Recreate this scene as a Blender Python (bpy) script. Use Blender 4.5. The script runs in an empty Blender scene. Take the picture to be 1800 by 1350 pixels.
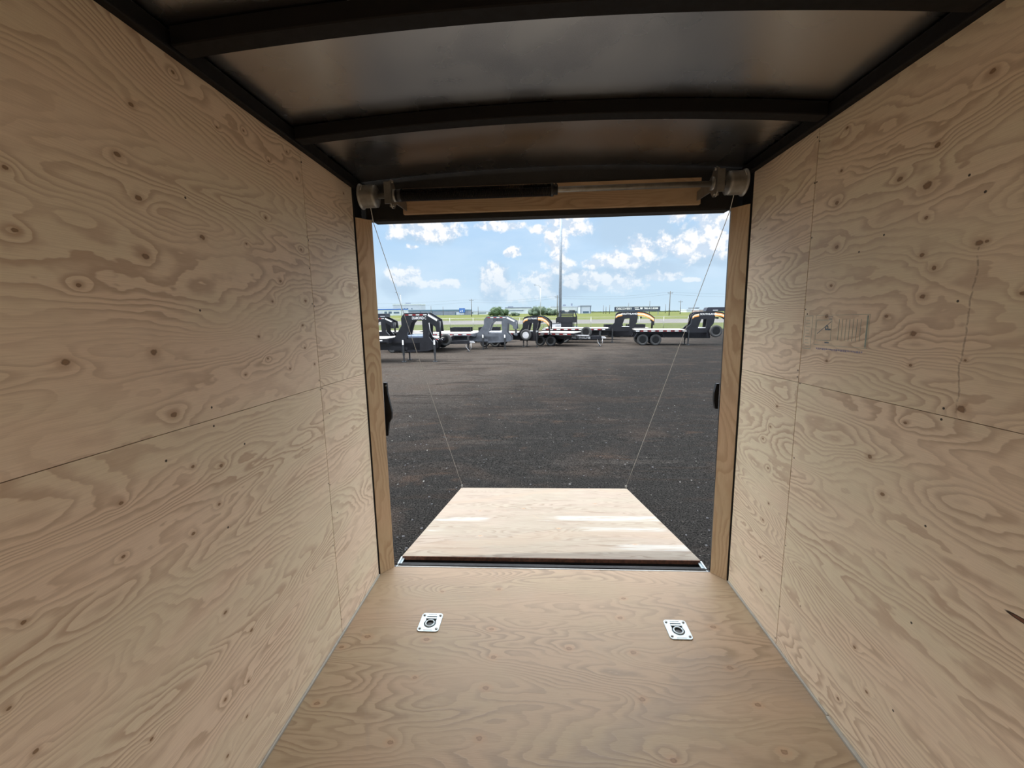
import bpy, bmesh, math, random
from mathutils import Vector, Matrix, noise
random.seed(7)
PI = math.pi
C = bpy.context.scene.collection

# ------------------------------------------------------------------ camera frame
F_PX = 724.155
S = 1.15
CAM_T = Vector((-0.05533563*S, 0.0, 1.3132*S))            # in the trailer's own frame
RX, RY, RZ = -0.14828970, 0.01839399, 0.06039738
R_T = Matrix.Rotation(RZ, 3, 'Z') @ Matrix.Rotation(RX, 3, 'X') @ Matrix.Rotation(RY, 3, 'Y')

def ray_t(px, py):
    return R_T @ Vector(((px-900)/F_PX, 1.0, -(py-675)/F_PX))
# the trailer floor is not level with the yard: the true horizon gives the yard's normal
_n = ray_t(1200, 544.2).cross(ray_t(750, 548.6)).normalized()
_y = (Vector((0, 1, 0)) - _n*_n.y).normalized()
_x = _y.cross(_n).normalized()
ROT = Matrix((_x, _y, _n))                                # trailer -> world
_p0 = Vector((0, 4.57, -0.50))                            # ground point under the ramp's end
M = Matrix.Translation(Vector((0, 4.57, 0)) - ROT @ _p0) @ ROT.to_4x4()
CAM_W = M @ CAM_T

cam = bpy.data.objects.new('camera', bpy.data.cameras.new('camera'))
C.objects.link(cam)
cam.data.sensor_width = 36
cam.data.lens = F_PX/1800*36
cam.data.clip_start = 0.02
cam.data.clip_end = 3000
_r = ROT @ R_T
cm = Matrix((_r.col[0], _r.col[2], -_r.col[1])).transposed().to_4x4()
cm.translation = CAM_W
cam.matrix_world = cm
bpy.context.scene.camera = cam

vs = bpy.context.scene.view_settings
vs.view_transform = 'Standard'; vs.look = 'None'; vs.gamma = 1; vs.exposure = 1.06
vs.use_curve_mapping = False

def gz(x, y):                                             # yard falls gently away from the trailer
    t = min(max(y-5, 0), 40)
    return -0.014*t
def rayw(px, py): return ROT @ ray_t(px, py)
def G(px, py):                                            # pixel -> point on the yard
    d = rayw(px, py); z = 0
    for _ in range(30):
        t = (z-CAM_W.z)/d.z; p = CAM_W + d*t; z = gz(p.x, p.y)
    return Vector((p.x, p.y, z))
def at(px, py, Y):                                        # pixel at world depth Y
    d = rayw(px, py); return CAM_W + d*((Y-CAM_W.y)/d.y)

# ------------------------------------------------------------------ node helper
class N:
    def __init__(s, tree): s.t = tree; s.n = tree.nodes; s.l = tree.links
    def new(s, typ, **kw):
        n = s.n.new(typ)
        for k, v in kw.items(): setattr(n, k, v)
        return n
    def put(s, sock, v):
        if isinstance(v, bpy.types.NodeSocket): s.l.new(v, sock)
        elif v is not None: sock.default_value = v
    def m(s, op, a, b=None, c=None, clamp=False):
        n = s.new('ShaderNodeMath', operation=op, use_clamp=clamp)
        s.put(n.inputs[0], a); s.put(n.inputs[1], b)
        if c is not None: s.put(n.inputs[2], c)
        return n.outputs[0]
    def vm(s, op, a, b=None):
        n = s.new('ShaderNodeVectorMath', operation=op)
        s.put(n.inputs[0], a); s.put(n.inputs[1], b)
        return n.outputs['Value'] if op in ('LENGTH', 'DISTANCE', 'DOT_PRODUCT') else n.outputs[0]
    def mr(s, v, a, b, c=0.0, d=1.0, smooth=True):
        n = s.new('ShaderNodeMapRange', interpolation_type='SMOOTHSTEP' if smooth else 'LINEAR')
        s.put(n.inputs[0], v)
        for i, q in enumerate((a, b, c, d)): s.put(n.inputs[i+1], q)
        return n.outputs[0]
    def noise(s, vec, scale, detail=2, rough=0.5, dist=0.0, out=0):
        n = s.new('ShaderNodeTexNoise'); s.put(n.inputs['Vector'], vec)
        n.inputs['Scale'].default_value = scale; n.inputs['Detail'].default_value = detail
        n.inputs['Roughness'].default_value = rough; n.inputs['Distortion'].default_value = dist
        return n.outputs[out]
    def mix(s, f, a, b, mode='MIX'):
        n = s.new('ShaderNodeMix', data_type='RGBA', blend_type=mode)
        s.put(n.inputs[0], f); s.put(n.inputs[6], col(a)); s.put(n.inputs[7], col(b))
        return n.outputs[2]
    def xyz(s, x, y, z=0.0):
        n = s.new('ShaderNodeCombineXYZ')
        for i, q in enumerate((x, y, z)): s.put(n.inputs[i], q)
        return n.outputs[0]
    def sep(s, v):
        n = s.new('ShaderNodeSeparateXYZ'); s.put(n.inputs[0], v); return n.outputs
def col(a):
    return (a[0], a[1], a[2], 1.0) if isinstance(a, (tuple, list)) and len(a) == 3 else a
def lin(r, g, b):
    f = lambda c: (c/255/12.92) if c/255 <= 0.04045 else ((c/255+0.055)/1.055)**2.4
    return (f(r), f(g), f(b))

# ------------------------------------------------------------------ world: summer sky with cumulus
def build_world():
    w = bpy.data.worlds.new('sky'); bpy.context.scene.world = w; w.use_nodes = True
    n = N(w.node_tree); n.n.clear()
    tc = n.new('ShaderNodeTexCoord')
    x, y, z = n.sep(tc.outputs['Generated'])
    az = n.m('ARCTAN2', x, y)
    el = n.m('ARCSINE', z)
    P = n.xyz(az, el)
    wob = n.noise(P, 14, 3, 0.55, out=1)
    wv = n.vm('SCALE', n.vm('SUBTRACT', wob, (0.5, 0.5, 0.5))); wv.node.inputs['Scale'].default_value = 0.035
    Pw = n.vm('ADD', P, wv)
    f1 = n.noise(P, 26, 6, 0.62)
    f2 = n.noise(n.vm('ADD', P, (0.006, 0.012, 0)), 26, 4, 0.6)
    lowf = n.noise(n.xyz(az, n.m('MULTIPLY', el, 2.2)), 2.6, 3, 0.5)
    cur = n.mr(lowf, 0.45, 0.75, -1.6, 0.55, smooth=False)
    # keep the built cumulus field readable inside the doorway's part of the sky
    inwin = n.m('MULTIPLY', n.mr(n.m('ABSOLUTE', az), 0.55, 0.8, 1.0, 0.0), n.mr(el, 0.30, 0.45, 1.0, 0.0))
    cur = n.m('SUBTRACT', cur, n.m('MULTIPLY', inwin, 2.0))
    def blob(cx, cy, a, b):
        d = (ROT @ ray_t(cx, cy)).normalized()
        c = (math.atan2(d.x, d.y), math.asin(d.z), 0)
        v = n.vm('MULTIPLY', n.vm('SUBTRACT', Pw, c), (F_PX/a/1.12, F_PX/b/1.12, 0))
        return n.m('SUBTRACT', 1.0, n.vm('LENGTH', v)), n.sep(v)[1]
    blobs = [(752,400,62,22),(882,396,44,10),(946,404,18,10),(900,443,16,8),(1000,385,36,26),(976,420,24,34),(1018,372,34,16),
             (1090,458,50,16),(1128,440,34,20),(1172,430,22,20),(1240,428,52,34),(1264,390,44,36),(1060,462,40,10),
             (712,484,34,16),(866,492,26,30),(946,496,34,20),(920,512,60,18),(1042,492,60,16),(1090,500,50,12),(1162,490,34,9),
             (770,498,44,8),(1214,492,16,4),(1188,376,22,13),(723,434,10,5),(985,468,30,14)]
    vshade = None
    for b in blobs:
        v, up = blob(*b)
        cur = n.m('MAXIMUM', cur, v)
    dens = n.m('ADD', cur, n.m('MULTIPLY', n.m('SUBTRACT', f1, 0.5), 2.3))
    mask = n.m('MULTIPLY', n.mr(dens, 0.0, 0.5), n.mr(el, 0.0, 0.14, 0.45, 1.0))
    # soft grey-blue veils (flat undersides)
    veil = -1.0
    for b in [(1110,400,110,40),(752,408,60,22),(1180,420,60,34),(870,500,30,34),(700,500,40,22),(1120,476,90,24),(1250,455,60,14),(1000,500,60,28)]:
        v, _ = blob(*b); veil = n.m('MAXIMUM', veil, v)
    vmask = n.m('MULTIPLY', n.mr(n.m('ADD', veil, n.m('MULTIPLY', n.m('SUBTRACT', n.noise(P, 9, 4, 0.5), 0.5), 1.2)), 0.0, 0.55), 0.75)
    g = n.mr(el, 0.0, 0.36, 0.0, 1.0, smooth=False)
    sky = n.mix(g, (0.56, 0.73, 0.86), (0.33, 0.57, 0.92))
    sky = n.mix(n.mr(el, 0.29, 0.50), sky, (4.2, 4.4, 4.6))  # unseen upper sky boosted to send more light through the openings
    haze = n.noise(n.xyz(az, n.m('MULTIPLY', el, 3.0)), 3.0, 4, 0.55)
    sky = n.mix(n.m('MULTIPLY', n.mr(haze, 0.35, 0.7), 0.45), sky, (0.70, 0.83, 0.96))
    sky = n.mix(vmask, sky, (0.47, 0.62, 0.78))
    lit = n.mr(n.m('SUBTRACT', f1, f2), -0.07, 0.06)
    cl = n.mix(lit, (0.60, 0.71, 0.85), (0.97, 0.97, 0.98))
    thick = n.mr(dens, 0.5, 1.6)
    cl = n.mix(n.m('MULTIPLY', n.m('MULTIPLY', thick, n.m('SUBTRACT', 1.0, lit)), 0.5), cl, (0.55, 0.65, 0.78))
    cl = n.mix(n.mr(el, 0.0, 0.16, 0.55, 0.0), cl, (0.68, 0.80, 0.90))
    sky = n.mix(mask, sky, cl)
    # ground below the horizon
    sky = n.mix(n.mr(el, -0.03, -0.005, 1.0, 0.0), sky, (0.22, 0.24, 0.16))
    bg = n.new('ShaderNodeBackground'); n.put(bg.inputs[0], sky); bg.inputs[1].default_value = 0.52
    out = n.new('ShaderNodeOutputWorld'); n.l.new(bg.outputs[0], out.inputs[0])
build_world()

# sun: high, from the side of the trailer
sun = bpy.data.objects.new('sun', bpy.data.lights.new('sun', 'SUN')); C.objects.link(sun)
sun.data.energy = 2.0; sun.data.angle = math.radians(1.2); sun.data.color = (1.0, 0.95, 0.86)
SUN_DIR = Vector((-0.80, -0.06, 1.0)).normalized()         # towards the sun (left side, high)
sun.rotation_euler = (SUN_DIR).to_track_quat('Z', 'Y').to_euler()

# ------------------------------------------------------------------ object helpers
INT = []                                                   # top-level things built in the trailer's frame
def link(name, me, m=None, parent=None):
    o = bpy.data.objects.new(name, me); C.objects.link(o)
    if m is not None:
        for k in (m if isinstance(m, (list, tuple)) else [m]): me.materials.append(k)
    if parent: o.parent = parent
    return o
def tag(o, label=None, cat=None, group=None, kind=None):
    if label: o['label'] = label
    if cat: o['category'] = cat
    if group: o['group'] = group
    if kind: o['kind'] = kind
    return o
def struct(o): o['kind'] = 'structure'; return o
def empty(name, loc=(0, 0, 0), rz=0.0):
    o = bpy.data.objects.new(name, None); C.objects.link(o); o.empty_display_size = 0.2
    o.location = loc; o.rotation_euler = (0, 0, rz); return o
def inside(o): INT.append(o); return o

class MB:
    def __init__(s): s.b = bmesh.new()
    def box(s, x0, x1, y0, y1, z0, z1, mi=0, bev=0.0):
        r = bmesh.ops.create_cube(s.b, size=1)
        sx, sy, sz = abs(x1-x0), abs(y1-y0), abs(z1-z0)
        for v in r['verts']:
            v.co = Vector((v.co.x*sx+(x0+x1)/2, v.co.y*sy+(y0+y1)/2, v.co.z*sz+(z0+z1)/2))
        fs = {f for v in r['verts'] for f in v.link_faces}
        for f in fs: f.material_index = mi
        if bev:
            es = {e for v in r['verts'] for e in v.link_edges}
            rb = bmesh.ops.bevel(s.b, geom=list(es), offset=bev, segments=2, affect='EDGES', profile=0.5)
            for f in rb['faces']: f.material_index = mi
        return s
    def beam(s, p, q, w, h, mi=0, up=(0, 0, 1)):
        p, q = Vector(p), Vector(q); d = q-p; L = d.length; d.normalize()
        u = Vector(up)
        if abs(d.dot(u)) > 0.98: u = Vector((0, 1, 0))
        a = d.cross(u).normalized(); b = a.cross(d).normalized()
        vs_ = []
        for t in (p, q):
            for sa, sb in ((-1, -1), (1, -1), (1, 1), (-1, 1)):
                vs_.append(s.b.verts.new(t + a*sa*w/2 + b*sb*h/2))
        for f in ((3, 2, 1, 0), (4, 5, 6, 7), (0, 1, 5, 4), (1, 2, 6, 5), (2, 3, 7, 6), (3, 0, 4, 7)):
            s.b.faces.new([vs_[i] for i in f]).material_index = mi
        return s
    def tube(s, p, q, r, seg=12, r2=None, mi=0, cap=True):
        p, q = Vector(p), Vector(q); d = (q-p).normalized()
        u = Vector((0, 0, 1)) if abs(d.z) < 0.95 else Vector((0, 1, 0))
        a = d.cross(u).normalized(); b = d.cross(a).normalized()
        r2 = r if r2 is None else r2
        A = [s.b.verts.new(p+(a*math.cos(2*PI*i/seg)+b*math.sin(2*PI*i/seg))*r) for i in range(seg)]
        B = [s.b.verts.new(q+(a*math.cos(2*PI*i/seg)+b*math.sin(2*PI*i/seg))*r2) for i in range(seg)]
        for i in range(seg):
            f = s.b.faces.new((A[i], B[i], B[(i+1) % seg], A[(i+1) % seg])); f.smooth = True; f.material_index = mi
        if cap:
            s.b.faces.new(A).material_index = mi; s.b.faces.new(B[::-1]).material_index = mi
        return s
    def path(s, pts, r, seg=8, mi=0):
        pts = [Vector(p) for p in pts]; rings = []
        for i, p in enumerate(pts):
            d = (pts[min(i+1, len(pts)-1)]-pts[max(i-1, 0)]).normalized()
            u = Vector((0, 0, 1)) if abs(d.z) < 0.9 else Vector((0, 1, 0))
            a = d.cross(u).normalized(); b = d.cross(a).normalized()
            rings.append([s.b.verts.new(p+(a*math.cos(2*PI*k/seg)+b*math.sin(2*PI*k/seg))*r) for k in range(seg)])
        for A, B in zip(rings, rings[1:]):
            for k in range(seg):
                f = s.b.faces.new((A[k], B[k], B[(k+1) % seg], A[(k+1) % seg])); f.smooth = True; f.material_index = mi
        s.b.faces.new(rings[0]); s.b.faces.new(rings[-1][::-1])
        return s
    def lathe(s, prof, origin=(0, 0, 0), axis='Y', seg=32, mi=0, closed=False):
        o = Vector(origin); rings = []
        for (t, r) in prof:
            ring = []
            for i in range(seg):
                a = 2*PI*i/seg; c, d = math.cos(a)*r, math.sin(a)*r
                v = {'Y': (c, t, d), 'X': (t, c, d), 'Z': (c, d, t)}[axis]
                ring.append(s.b.verts.new(o+Vector(v)))
            rings.append(ring)
        pairs = list(zip(rings, rings[1:])) + ([(rings[-1], rings[0])] if closed else [])
        for A, B in pairs:
            for i in range(seg):
                f = s.b.faces.new((A[i], A[(i+1) % seg], B[(i+1) % seg], B[i])); f.smooth = True; f.material_index = mi
        if not closed:
            if prof[0][1] > 1e-5: s.b.faces.new(rings[0][::-1]).material_index = mi
            if prof[-1][1] > 1e-5: s.b.faces.new(rings[-1]).material_index = mi
        return s
    def plate(s, outer, holes=(), y0=-0.05, y1=0.05, mi=0, to=lambda x, y, z: (x, y, z)):
        """a plate with holes in the local x-z plane, thickness y0..y1"""
        b2 = bmesh.new(); edges = []
        for lp in [outer]+list(holes):
            vs_ = [b2.verts.new((x, 0, z)) for x, z in lp]
            for i in range(len(vs_)): edges.append(b2.edges.new((vs_[i], vs_[(i+1) % len(vs_)])))
        bmesh.ops.triangle_fill(b2, edges=edges, use_beauty=True, use_dissolve=False)
        b2.verts.index_update()
        co = [v.co.copy() for v in b2.verts]
        tri = [[v.index for v in f.verts] for f in b2.faces]
        be = [[v.index for v in e.verts] for e in b2.edges if len(e.link_faces) == 1]
        A = [s.b.verts.new(to(c.x, y0, c.z)) for c in co]; B = [s.b.verts.new(to(c.x, y1, c.z)) for c in co]
        for t in tri:
            s.b.faces.new([A[i] for i in t]).material_index = mi
            s.b.faces.new([B[i] for i in reversed(t)]).material_index = mi
        for i, j in be: s.b.faces.new((A[i], A[j], B[j], B[i])).material_index = mi
        b2.free(); return s
    def build(s, name, m=None, parent=None, fix=True, smooth=False):
        if fix: bmesh.ops.recalc_face_normals(s.b, faces=s.b.faces)
        me = bpy.data.meshes.new(name); s.b.to_mesh(me); s.b.free()
        return link(name, me, m, parent)

def build_split(b, name, m, parent):
    """one object per separate piece of the mesh"""
    bmesh.ops.recalc_face_normals(b.b, faces=b.b.faces); b.b.verts.ensure_lookup_table()
    seen = set(); out = []
    for v0 in b.b.verts:
        if v0 in seen: continue
        st = [v0]; isl = []; seen.add(v0)
        while st:
            v = st.pop(); isl.append(v)
            for e in v.link_edges:
                w = e.other_vert(v)
                if w not in seen: seen.add(w); st.append(w)
        ix = {v: i for i, v in enumerate(isl)}
        fs = [f for f in b.b.faces if f.verts[0] in ix]
        me = bpy.data.meshes.new(name); me.from_pydata([v.co[:] for v in isl], [], [[ix[v] for v in f.verts] for f in fs])
        for p, f in zip(me.polygons, fs): p.use_smooth = f.smooth
        out.append(link(name, me, m, parent))
    b.b.free(); return out

def text_mesh(name, body, size, m, parent=None, depth=0.004, width=None):
    cu = bpy.data.curves.new(name, 'FONT'); cu.body = body; cu.size = size; cu.extrude = depth/2
    cu.align_x = 'CENTER'; cu.align_y = 'CENTER'; cu.offset = size*0.012; cu.resolution_u = 3
    tmp = bpy.data.objects.new('tmp', cu); C.objects.link(tmp)
    dg = bpy.context.evaluated_depsgraph_get(); dg.update()
    me = bpy.data.meshes.new_from_object(tmp.evaluated_get(dg))
    bpy.data.objects.remove(tmp)
    if width:
        xs = [v.co.x for v in me.vertices]; k = width/(max(xs)-min(xs))
        for v in me.vertices: v.co.x *= k
    me.materials.clear()
    return link(name, me, m, parent)

# ------------------------------------------------------------------ materials
def simple(name, c, rough=0.6, metal=0.0, var=0.12, scale=6.0, bump=0.0, spec=0.5, coat=0.0):
    m = bpy.data.materials.new(name); m.use_nodes = True
    n = N(m.node_tree); b = n.n['Principled BSDF']
    tc = n.new('ShaderNodeTexCoord')
    f = n.noise(tc.outputs['Object'], scale, 4, 0.6)
    c1 = tuple(v*(1-var) for v in c); c2 = tuple(min(1, v*(1+var)) for v in c)
    n.put(b.inputs['Base Color'], n.mix(n.mr(f, 0.3, 0.7), c1, c2))
    n.put(b.inputs['Roughness'], n.mr(f, 0.3, 0.7, rough*0.9, min(1, rough*1.1)))
    b.inputs['Metallic'].default_value = metal
    b.inputs['Specular IOR Level'].default_value = spec
    b.inputs['Coat Weight'].default_value = coat
    if bump:
        bp = n.new('ShaderNodeBump'); bp.inputs['Strength'].default_value = bump; bp.inputs['Distance'].default_value = 0.01
        n.put(bp.inputs['Height'], n.noise(tc.outputs['Object'], scale*8, 3)); n.l.new(bp.outputs[0], b.inputs['Normal'])
    return m

def plywood(name, u_axis, v_axis, knots=(), dots=(), seams=None, early=(0.82, 0.69, 0.54), late=(0.56, 0.415, 0.295),
            K=34, aspect=4.2, rough=0.62, extra=None, seed=0.0, wild=1.0, tint=0.5, spec=0.3, coat=0.0):
    m = bpy.data.materials.new(name); m.use_nodes = True
    n = N(m.node_tree); b = n.n['Principled BSDF']
    tc = n.new('ShaderNodeTexCoord')
    s3 = n.sep(tc.outputs['Object'])
    u, v = s3['XYZ'.index(u_axis)], s3['XYZ'.index(v_axis)]
    off = seed
    if seams:                                              # each sheet has its own grain
        su, sv = seams
        off = n.m('ADD', n.m('MULTIPLY', n.m('GREATER_THAN', u, su), 7.3), n.m('ADD', n.m('MULTIPLY', n.m('GREATER_THAN', v, sv), 13.7), seed))
    P = n.xyz(u, v, 0.0)
    dmin = None
    Pk = n.xyz(n.m('MULTIPLY', u, 0.72), v, 0.0)
    for (ku, kv, r) in knots:
        d = n.m('DIVIDE', n.vm('DISTANCE', Pk, (ku*0.72, kv, 0)), r*0.85)
        dmin = d if dmin is None else n.m('MINIMUM', dmin, d)
    gz_ = n.xyz(n.m('MULTIPLY', u, 1.0), n.m('MULTIPLY', v, aspect), off)
    n1 = n.noise(gz_, 0.85, 2, 0.45, 0.35*wild)
    n2 = n.noise(n.xyz(n.m('MULTIPLY', u, 1.0), n.m('MULTIPLY', v, 2.4), n.m('ADD', off, 3.1)), 6.0, 3, 0.55)
    field = n.m('ADD', n1, n.m('MULTIPLY', n2, 0.075*wild))
    field = n.m('ADD', field, n.m('MULTIPLY', v, 0.55))
    if dmin is not None:
        field = n.m('ADD', field, n.m('MULTIPLY', n.mr(dmin, 0.0, 6.0, 1.0, 0.0), 0.036))
    t = n.m('FRACT', n.m('MULTIPLY', field, K))
    ring = n.m('MULTIPLY', n.mr(t, 0.30, 0.86), n.mr(t, 0.90, 1.0, 1.0, 0.0))
    amp = n.mr(n.noise(gz_, 1.7, 2, 0.5), 0.30, 0.68, 0.22, 1.0)
    ringc = n.m('MULTIPLY', ring, amp)
    fib = n.noise(n.xyz(n.m('MULTIPLY', u, 14), n.m('MULTIPLY', v, 420), off), 1.0, 2, 0.6)
    big = n.noise(n.xyz(u, n.m('MULTIPLY', v, 2.5), n.m('ADD', off, 9)), 1.6, 3, 0.5)
    e2 = (early[0]*1.03, early[1]*0.93, early[2]*0.88); e3 = (early[0]*0.93, early[1]*0.97, early[2]*0.86)
    base = n.mix(tint, early, n.mix(n.mr(big, 0.35, 0.65), e2, e3))
    c = n.mix(ringc, base, late)
    c = n.mix(n.mr(fib, 0.25, 0.75, 0.0, 0.22), c, (late[0]*0.8, late[1]*0.75, late[2]*0.7))
    # grey-brown handling stains
    c = n.mix(n.mr(n.noise(P, 3.2, 4, 0.6), 0.52, 0.78, 0.0, 0.16), c, (0.36, 0.29, 0.22))
    if dmin is not None:
        c = n.mix(n.mr(dmin, 0.9, 2.6, 0.38, 0.0), c, (0.42, 0.25, 0.14))
        dj = n.m('ADD', dmin, n.m('MULTIPLY', n.m('SUBTRACT', n.noise(P, 90, 2), 0.5), 0.9))
        core = n.mr(dj, 0.55, 1.0, 1.0, 0.0)
        c = n.mix(n.m('MULTIPLY', core, 0.88), c, (0.17, 0.095, 0.05))
        c = n.mix(n.m('MULTIPLY', n.mr(dj, 0.35, 0.7, 1.0, 0.0), 0.55), c, (0.33, 0.21, 0.12))
    dd = None
    for (ku, kv) in dots:
        d = n.vm('DISTANCE', P, (ku, kv, 0)); dd = d if dd is None else n.m('MINIMUM', dd, d)
    if dd is not None: c = n.mix(n.mr(dd, 0.0028, 0.0042, 0.93, 0.0), c, (0.02, 0.014, 0.01))
    # scattered pin knots
    vo = n.new('ShaderNodeTexVoronoi'); vo.inputs['Scale'].default_value = 7.0
    n.put(vo.inputs['Vector'], n.vm('ADD', P, n.xyz(off, off, 0.0)))
    sel = n.m('GREATER_THAN', n.sep(vo.outputs['Color'])[0], 0.86)
    c = n.mix(n.m('MULTIPLY', sel, n.mr(vo.outputs['Distance'], 0.018, 0.04, 0.8, 0.0)), c, (0.20, 0.12, 0.07))
    if extra: c = extra(n, c, u, v, P)
    n.put(b.inputs['Base Color'], c)
    n.put(b.inputs['Roughness'], n.m('ADD', rough, n.m('MULTIPLY', ringc, -0.08)))
    b.inputs['Specular IOR Level'].default_value = spec
    b.inputs['Coat Weight'].default_value = coat; b.inputs['Coat Roughness'].default_value = 0.35
    bp = n.new('ShaderNodeBump'); bp.inputs['Strength'].default_value = 0.25; bp.inputs['Distance'].default_value = 0.0012
    n.put(bp.inputs['Height'], n.m('ADD', ringc, fib)); n.l.new(bp.outputs[0], b.inputs['Normal'])
    return m

KR=[(1.385,1.916,.0103),(1.29,1.869,.0144),(1.649,1.919,.0104),(1.627,1.761,.0093),(1.279,1.679,.0081),(1.238,1.638,.0086),(1.281,1.78,.0064),(1.128,1.684,.0099),(1.109,1.685,.0055),(1.638,1.624,.0074),(1.261,1.562,.0089),(1.647,1.512,.0097),(1.377,1.508,.0071),(1.277,1.457,.0116),(1.625,1.345,.0076),(1.273,1.364,.0059),(1.016,1.555,.0071),(1.274,1.968,.0093),(1.153,2.085,.0082),(1.12,1.393,.0044),(1.112,1.267,.0118),(1.267,1.192,.006),(1.379,1.049,.0104),(1.315,.946,.0091),(1.352,.367,.0069),(1.284,.259,.0067),(1.397,.116,.0073),(1.918,1.109,.0078),(1.96,1.002,.0067),(2.014,.928,.0069),(1.952,.8,.0068),(1.925,.634,.0068),(1.962,.532,.007),(1.962,.337,.0071),(1.931,.18,.007),(1.641,2.027,.0071),(1.633,2.165,.007)]
DR=[(1.158,1.259),(1.16,1.228),(1.163,.917),(1.165,.611),(1.184,.293),(1.16,1.544),(1.175,1.858),(1.792,2.201),(1.776,2.18),(1.785,2.03),(1.772,2.03),(1.774,1.822),(1.775,1.541),(1.761,1.522),(1.79,1.289),(1.79,1.261),(1.77,1.236),(1.766,.914),(1.772,.507),(1.776,.206),(1.79,.034),(1.13,1.805),(1.421,1.762),(1.518,1.726)]
KL=[(1.029,2.047,.0076),(.975,1.914,.008),(1.013,1.829,.0091),(.753,1.809,.0052),(.75,1.698,.0059),(1.169,2.194,.0061),(1.01,1.689,.0099),(1.201,1.773,.0092),(1.507,1.9,.0072),(1.721,1.825,.0071),(1.388,1.789,.0048),(1.558,1.682,.0076),(1.311,2.118,.0044),(1.435,2.161,.0048),(1.558,2.11,.0052),(1.682,2.189,.0056),(1.739,2.108,.0058),(2.164,2.175,.0058),(.844,1.605,.0061),(.994,1.452,.0101),(.794,1.445,.0094),(1.026,1.282,.0099),(1.497,1.603,.0063),(1.72,1.616,.0084),(1.681,1.514,.0071),(1.4,1.477,.006),(1.683,1.421,.006),(1.437,1.397,.0052),(1.565,1.346,.0056),(1.747,1.345,.0062),(1.314,1.353,.0048),(1.062,1.124,.0064),(1.163,1.091,.007),(.856,1.109,.006),(1.136,.978,.0061),(1.034,.937,.0064),(.841,.984,.0053),(.648,.967,.0054),(.604,.827,.0042),(1.106,.636,.0071),(1.202,.496,.0067),(.835,.494,.005),(.626,.709,.0055),(1.063,.371,.0062),(1.162,.34,.0057),(1.137,.232,.0057),(1.043,.191,.0062)]
DL=[(1.157,1.87),(1.155,1.275),(1.154,1.218),(1.158,1.561),(1.159,.89),(.984,1.168),(1.272,1.127),(1.785,2.188),(1.778,1.886),(1.787,1.875),(1.774,1.756),(1.772,1.606),(1.787,1.597),(1.772,1.27),(1.775,1.227),(1.791,1.23),(1.777,1.085),(1.773,.785),(1.787,.774),(1.768,.478),(1.787,.076),(1.837,1.103),(1.832,.613)]
KF=[(-.903,1.769,.0145),(-.607,1.762,.0143),(-.3,1.84,.0129),(-.273,1.668,.0135),(-.288,1.507,.0139),(-.61,1.267,.0122),(-.287,1.295,.0122),(.075,1.73,.0138),(.368,1.718,.0136),(.353,1.942,.0133),(.799,1.894,.0147),(.768,1.648,.0145),(.349,1.48,.0134),(.796,1.473,.0117),(.397,1.247,.0128),(.793,1.292,.013),(-.613,2.12,.0105),(-.602,1.545,.0096),(-1.0,1.7,.0106),(-.29,2.15,.0106),(.401,2.094,.0122),(-.964,1.409,.012)]

SU, SV = 1.781, 1.239                                      # sheet seams along the wall / up the wall
def gouge(n, c, u, v, P):
    d = n.vm('LENGTH', n.vm('MULTIPLY', n.vm('SUBTRACT', P, (0.905, 0.818, 0)), (1/0.045, 1/0.006, 0)))
    c = n.mix(n.mr(d, 0.85, 1.05, 1.0, 0.0), c, (0.03, 0.015, 0.008))
    c = n.mix(n.mr(d, 0.55, 0.8, 1.0, 0.0), c, (0.16, 0.07, 0.04))
    # long split in the upper sheet
    w = n.m('ADD', 1.128, n.m('MULTIPLY', n.m('SUBTRACT', n.noise(n.xyz(0.0, v, 0.0), 9, 3), 0.5), 0.05))
    dl = n.m('ABSOLUTE', n.m('SUBTRACT', u, w))
    span = n.m('MULTIPLY', n.m('GREATER_THAN', v, SV), n.m('LESS_THAN', v, 1.675))
    return n.mix(n.m('MULTIPLY', n.m('MULTIPLY', n.mr(dl, 0.0012, 0.0035, 0.5, 0.0), span), n.mr(n.noise(P, 60, 2), 0.35, 0.55)), c, (0.18, 0.12, 0.08))
M_ply_l = plywood('plywood_left_wall', 'Y', 'Z', KL, DL, (SU, SV), seed=2.4)
M_ply_r = plywood('plywood_right_wall', 'Y', 'Z', KR, DR, (SU, SV), seed=5.2, extra=gouge, early=(0.82, 0.70, 0.54), late=(0.57, 0.43, 0.305))
def scuffs(n, c, u, v, P):
    a = n.noise(n.xyz(n.m('MULTIPLY', n.m('ADD', u, n.m('MULTIPLY', v, 0.5)), 9), n.m('MULTIPLY', n.m('SUBTRACT', v, n.m('MULTIPLY', u, 0.35)), 1.6), 0.0), 1.6, 4, 0.7, 0.8)
    zone = n.mr(n.noise(P, 1.8, 2), 0.38, 0.62)
    c = n.mix(n.m('MULTIPLY', n.m('MULTIPLY', n.mr(a, 0.56, 0.66), zone), 0.22), c, (0.30, 0.23, 0.17))
    w = n.new('ShaderNodeTexWave', wave_type='RINGS', rings_direction='Z')
    n.put(w.inputs['Vector'], n.vm('ADD', P, (-1.3, 0.6, 0))); w.inputs['Scale'].default_value = 0.22
    w.inputs['Distortion'].default_value = 5; w.inputs['Detail'].default_value = 3; w.inputs['Detail Scale'].default_value = 2.0
    c = n.mix(n.m('MULTIPLY', n.mr(w.outputs['Fac'], 0.955, 0.99), 0.30), c, (0.26, 0.20, 0.15))
    return c
M_floor = plywood('plywood_floor', 'X', 'Y', KF, (), None, early=(0.405, 0.30, 0.20), late=(0.27, 0.188, 0.115), K=30, aspect=4.5, rough=0.5, seed=8.1, extra=scuffs, wild=0.8, spec=0.4)
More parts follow.
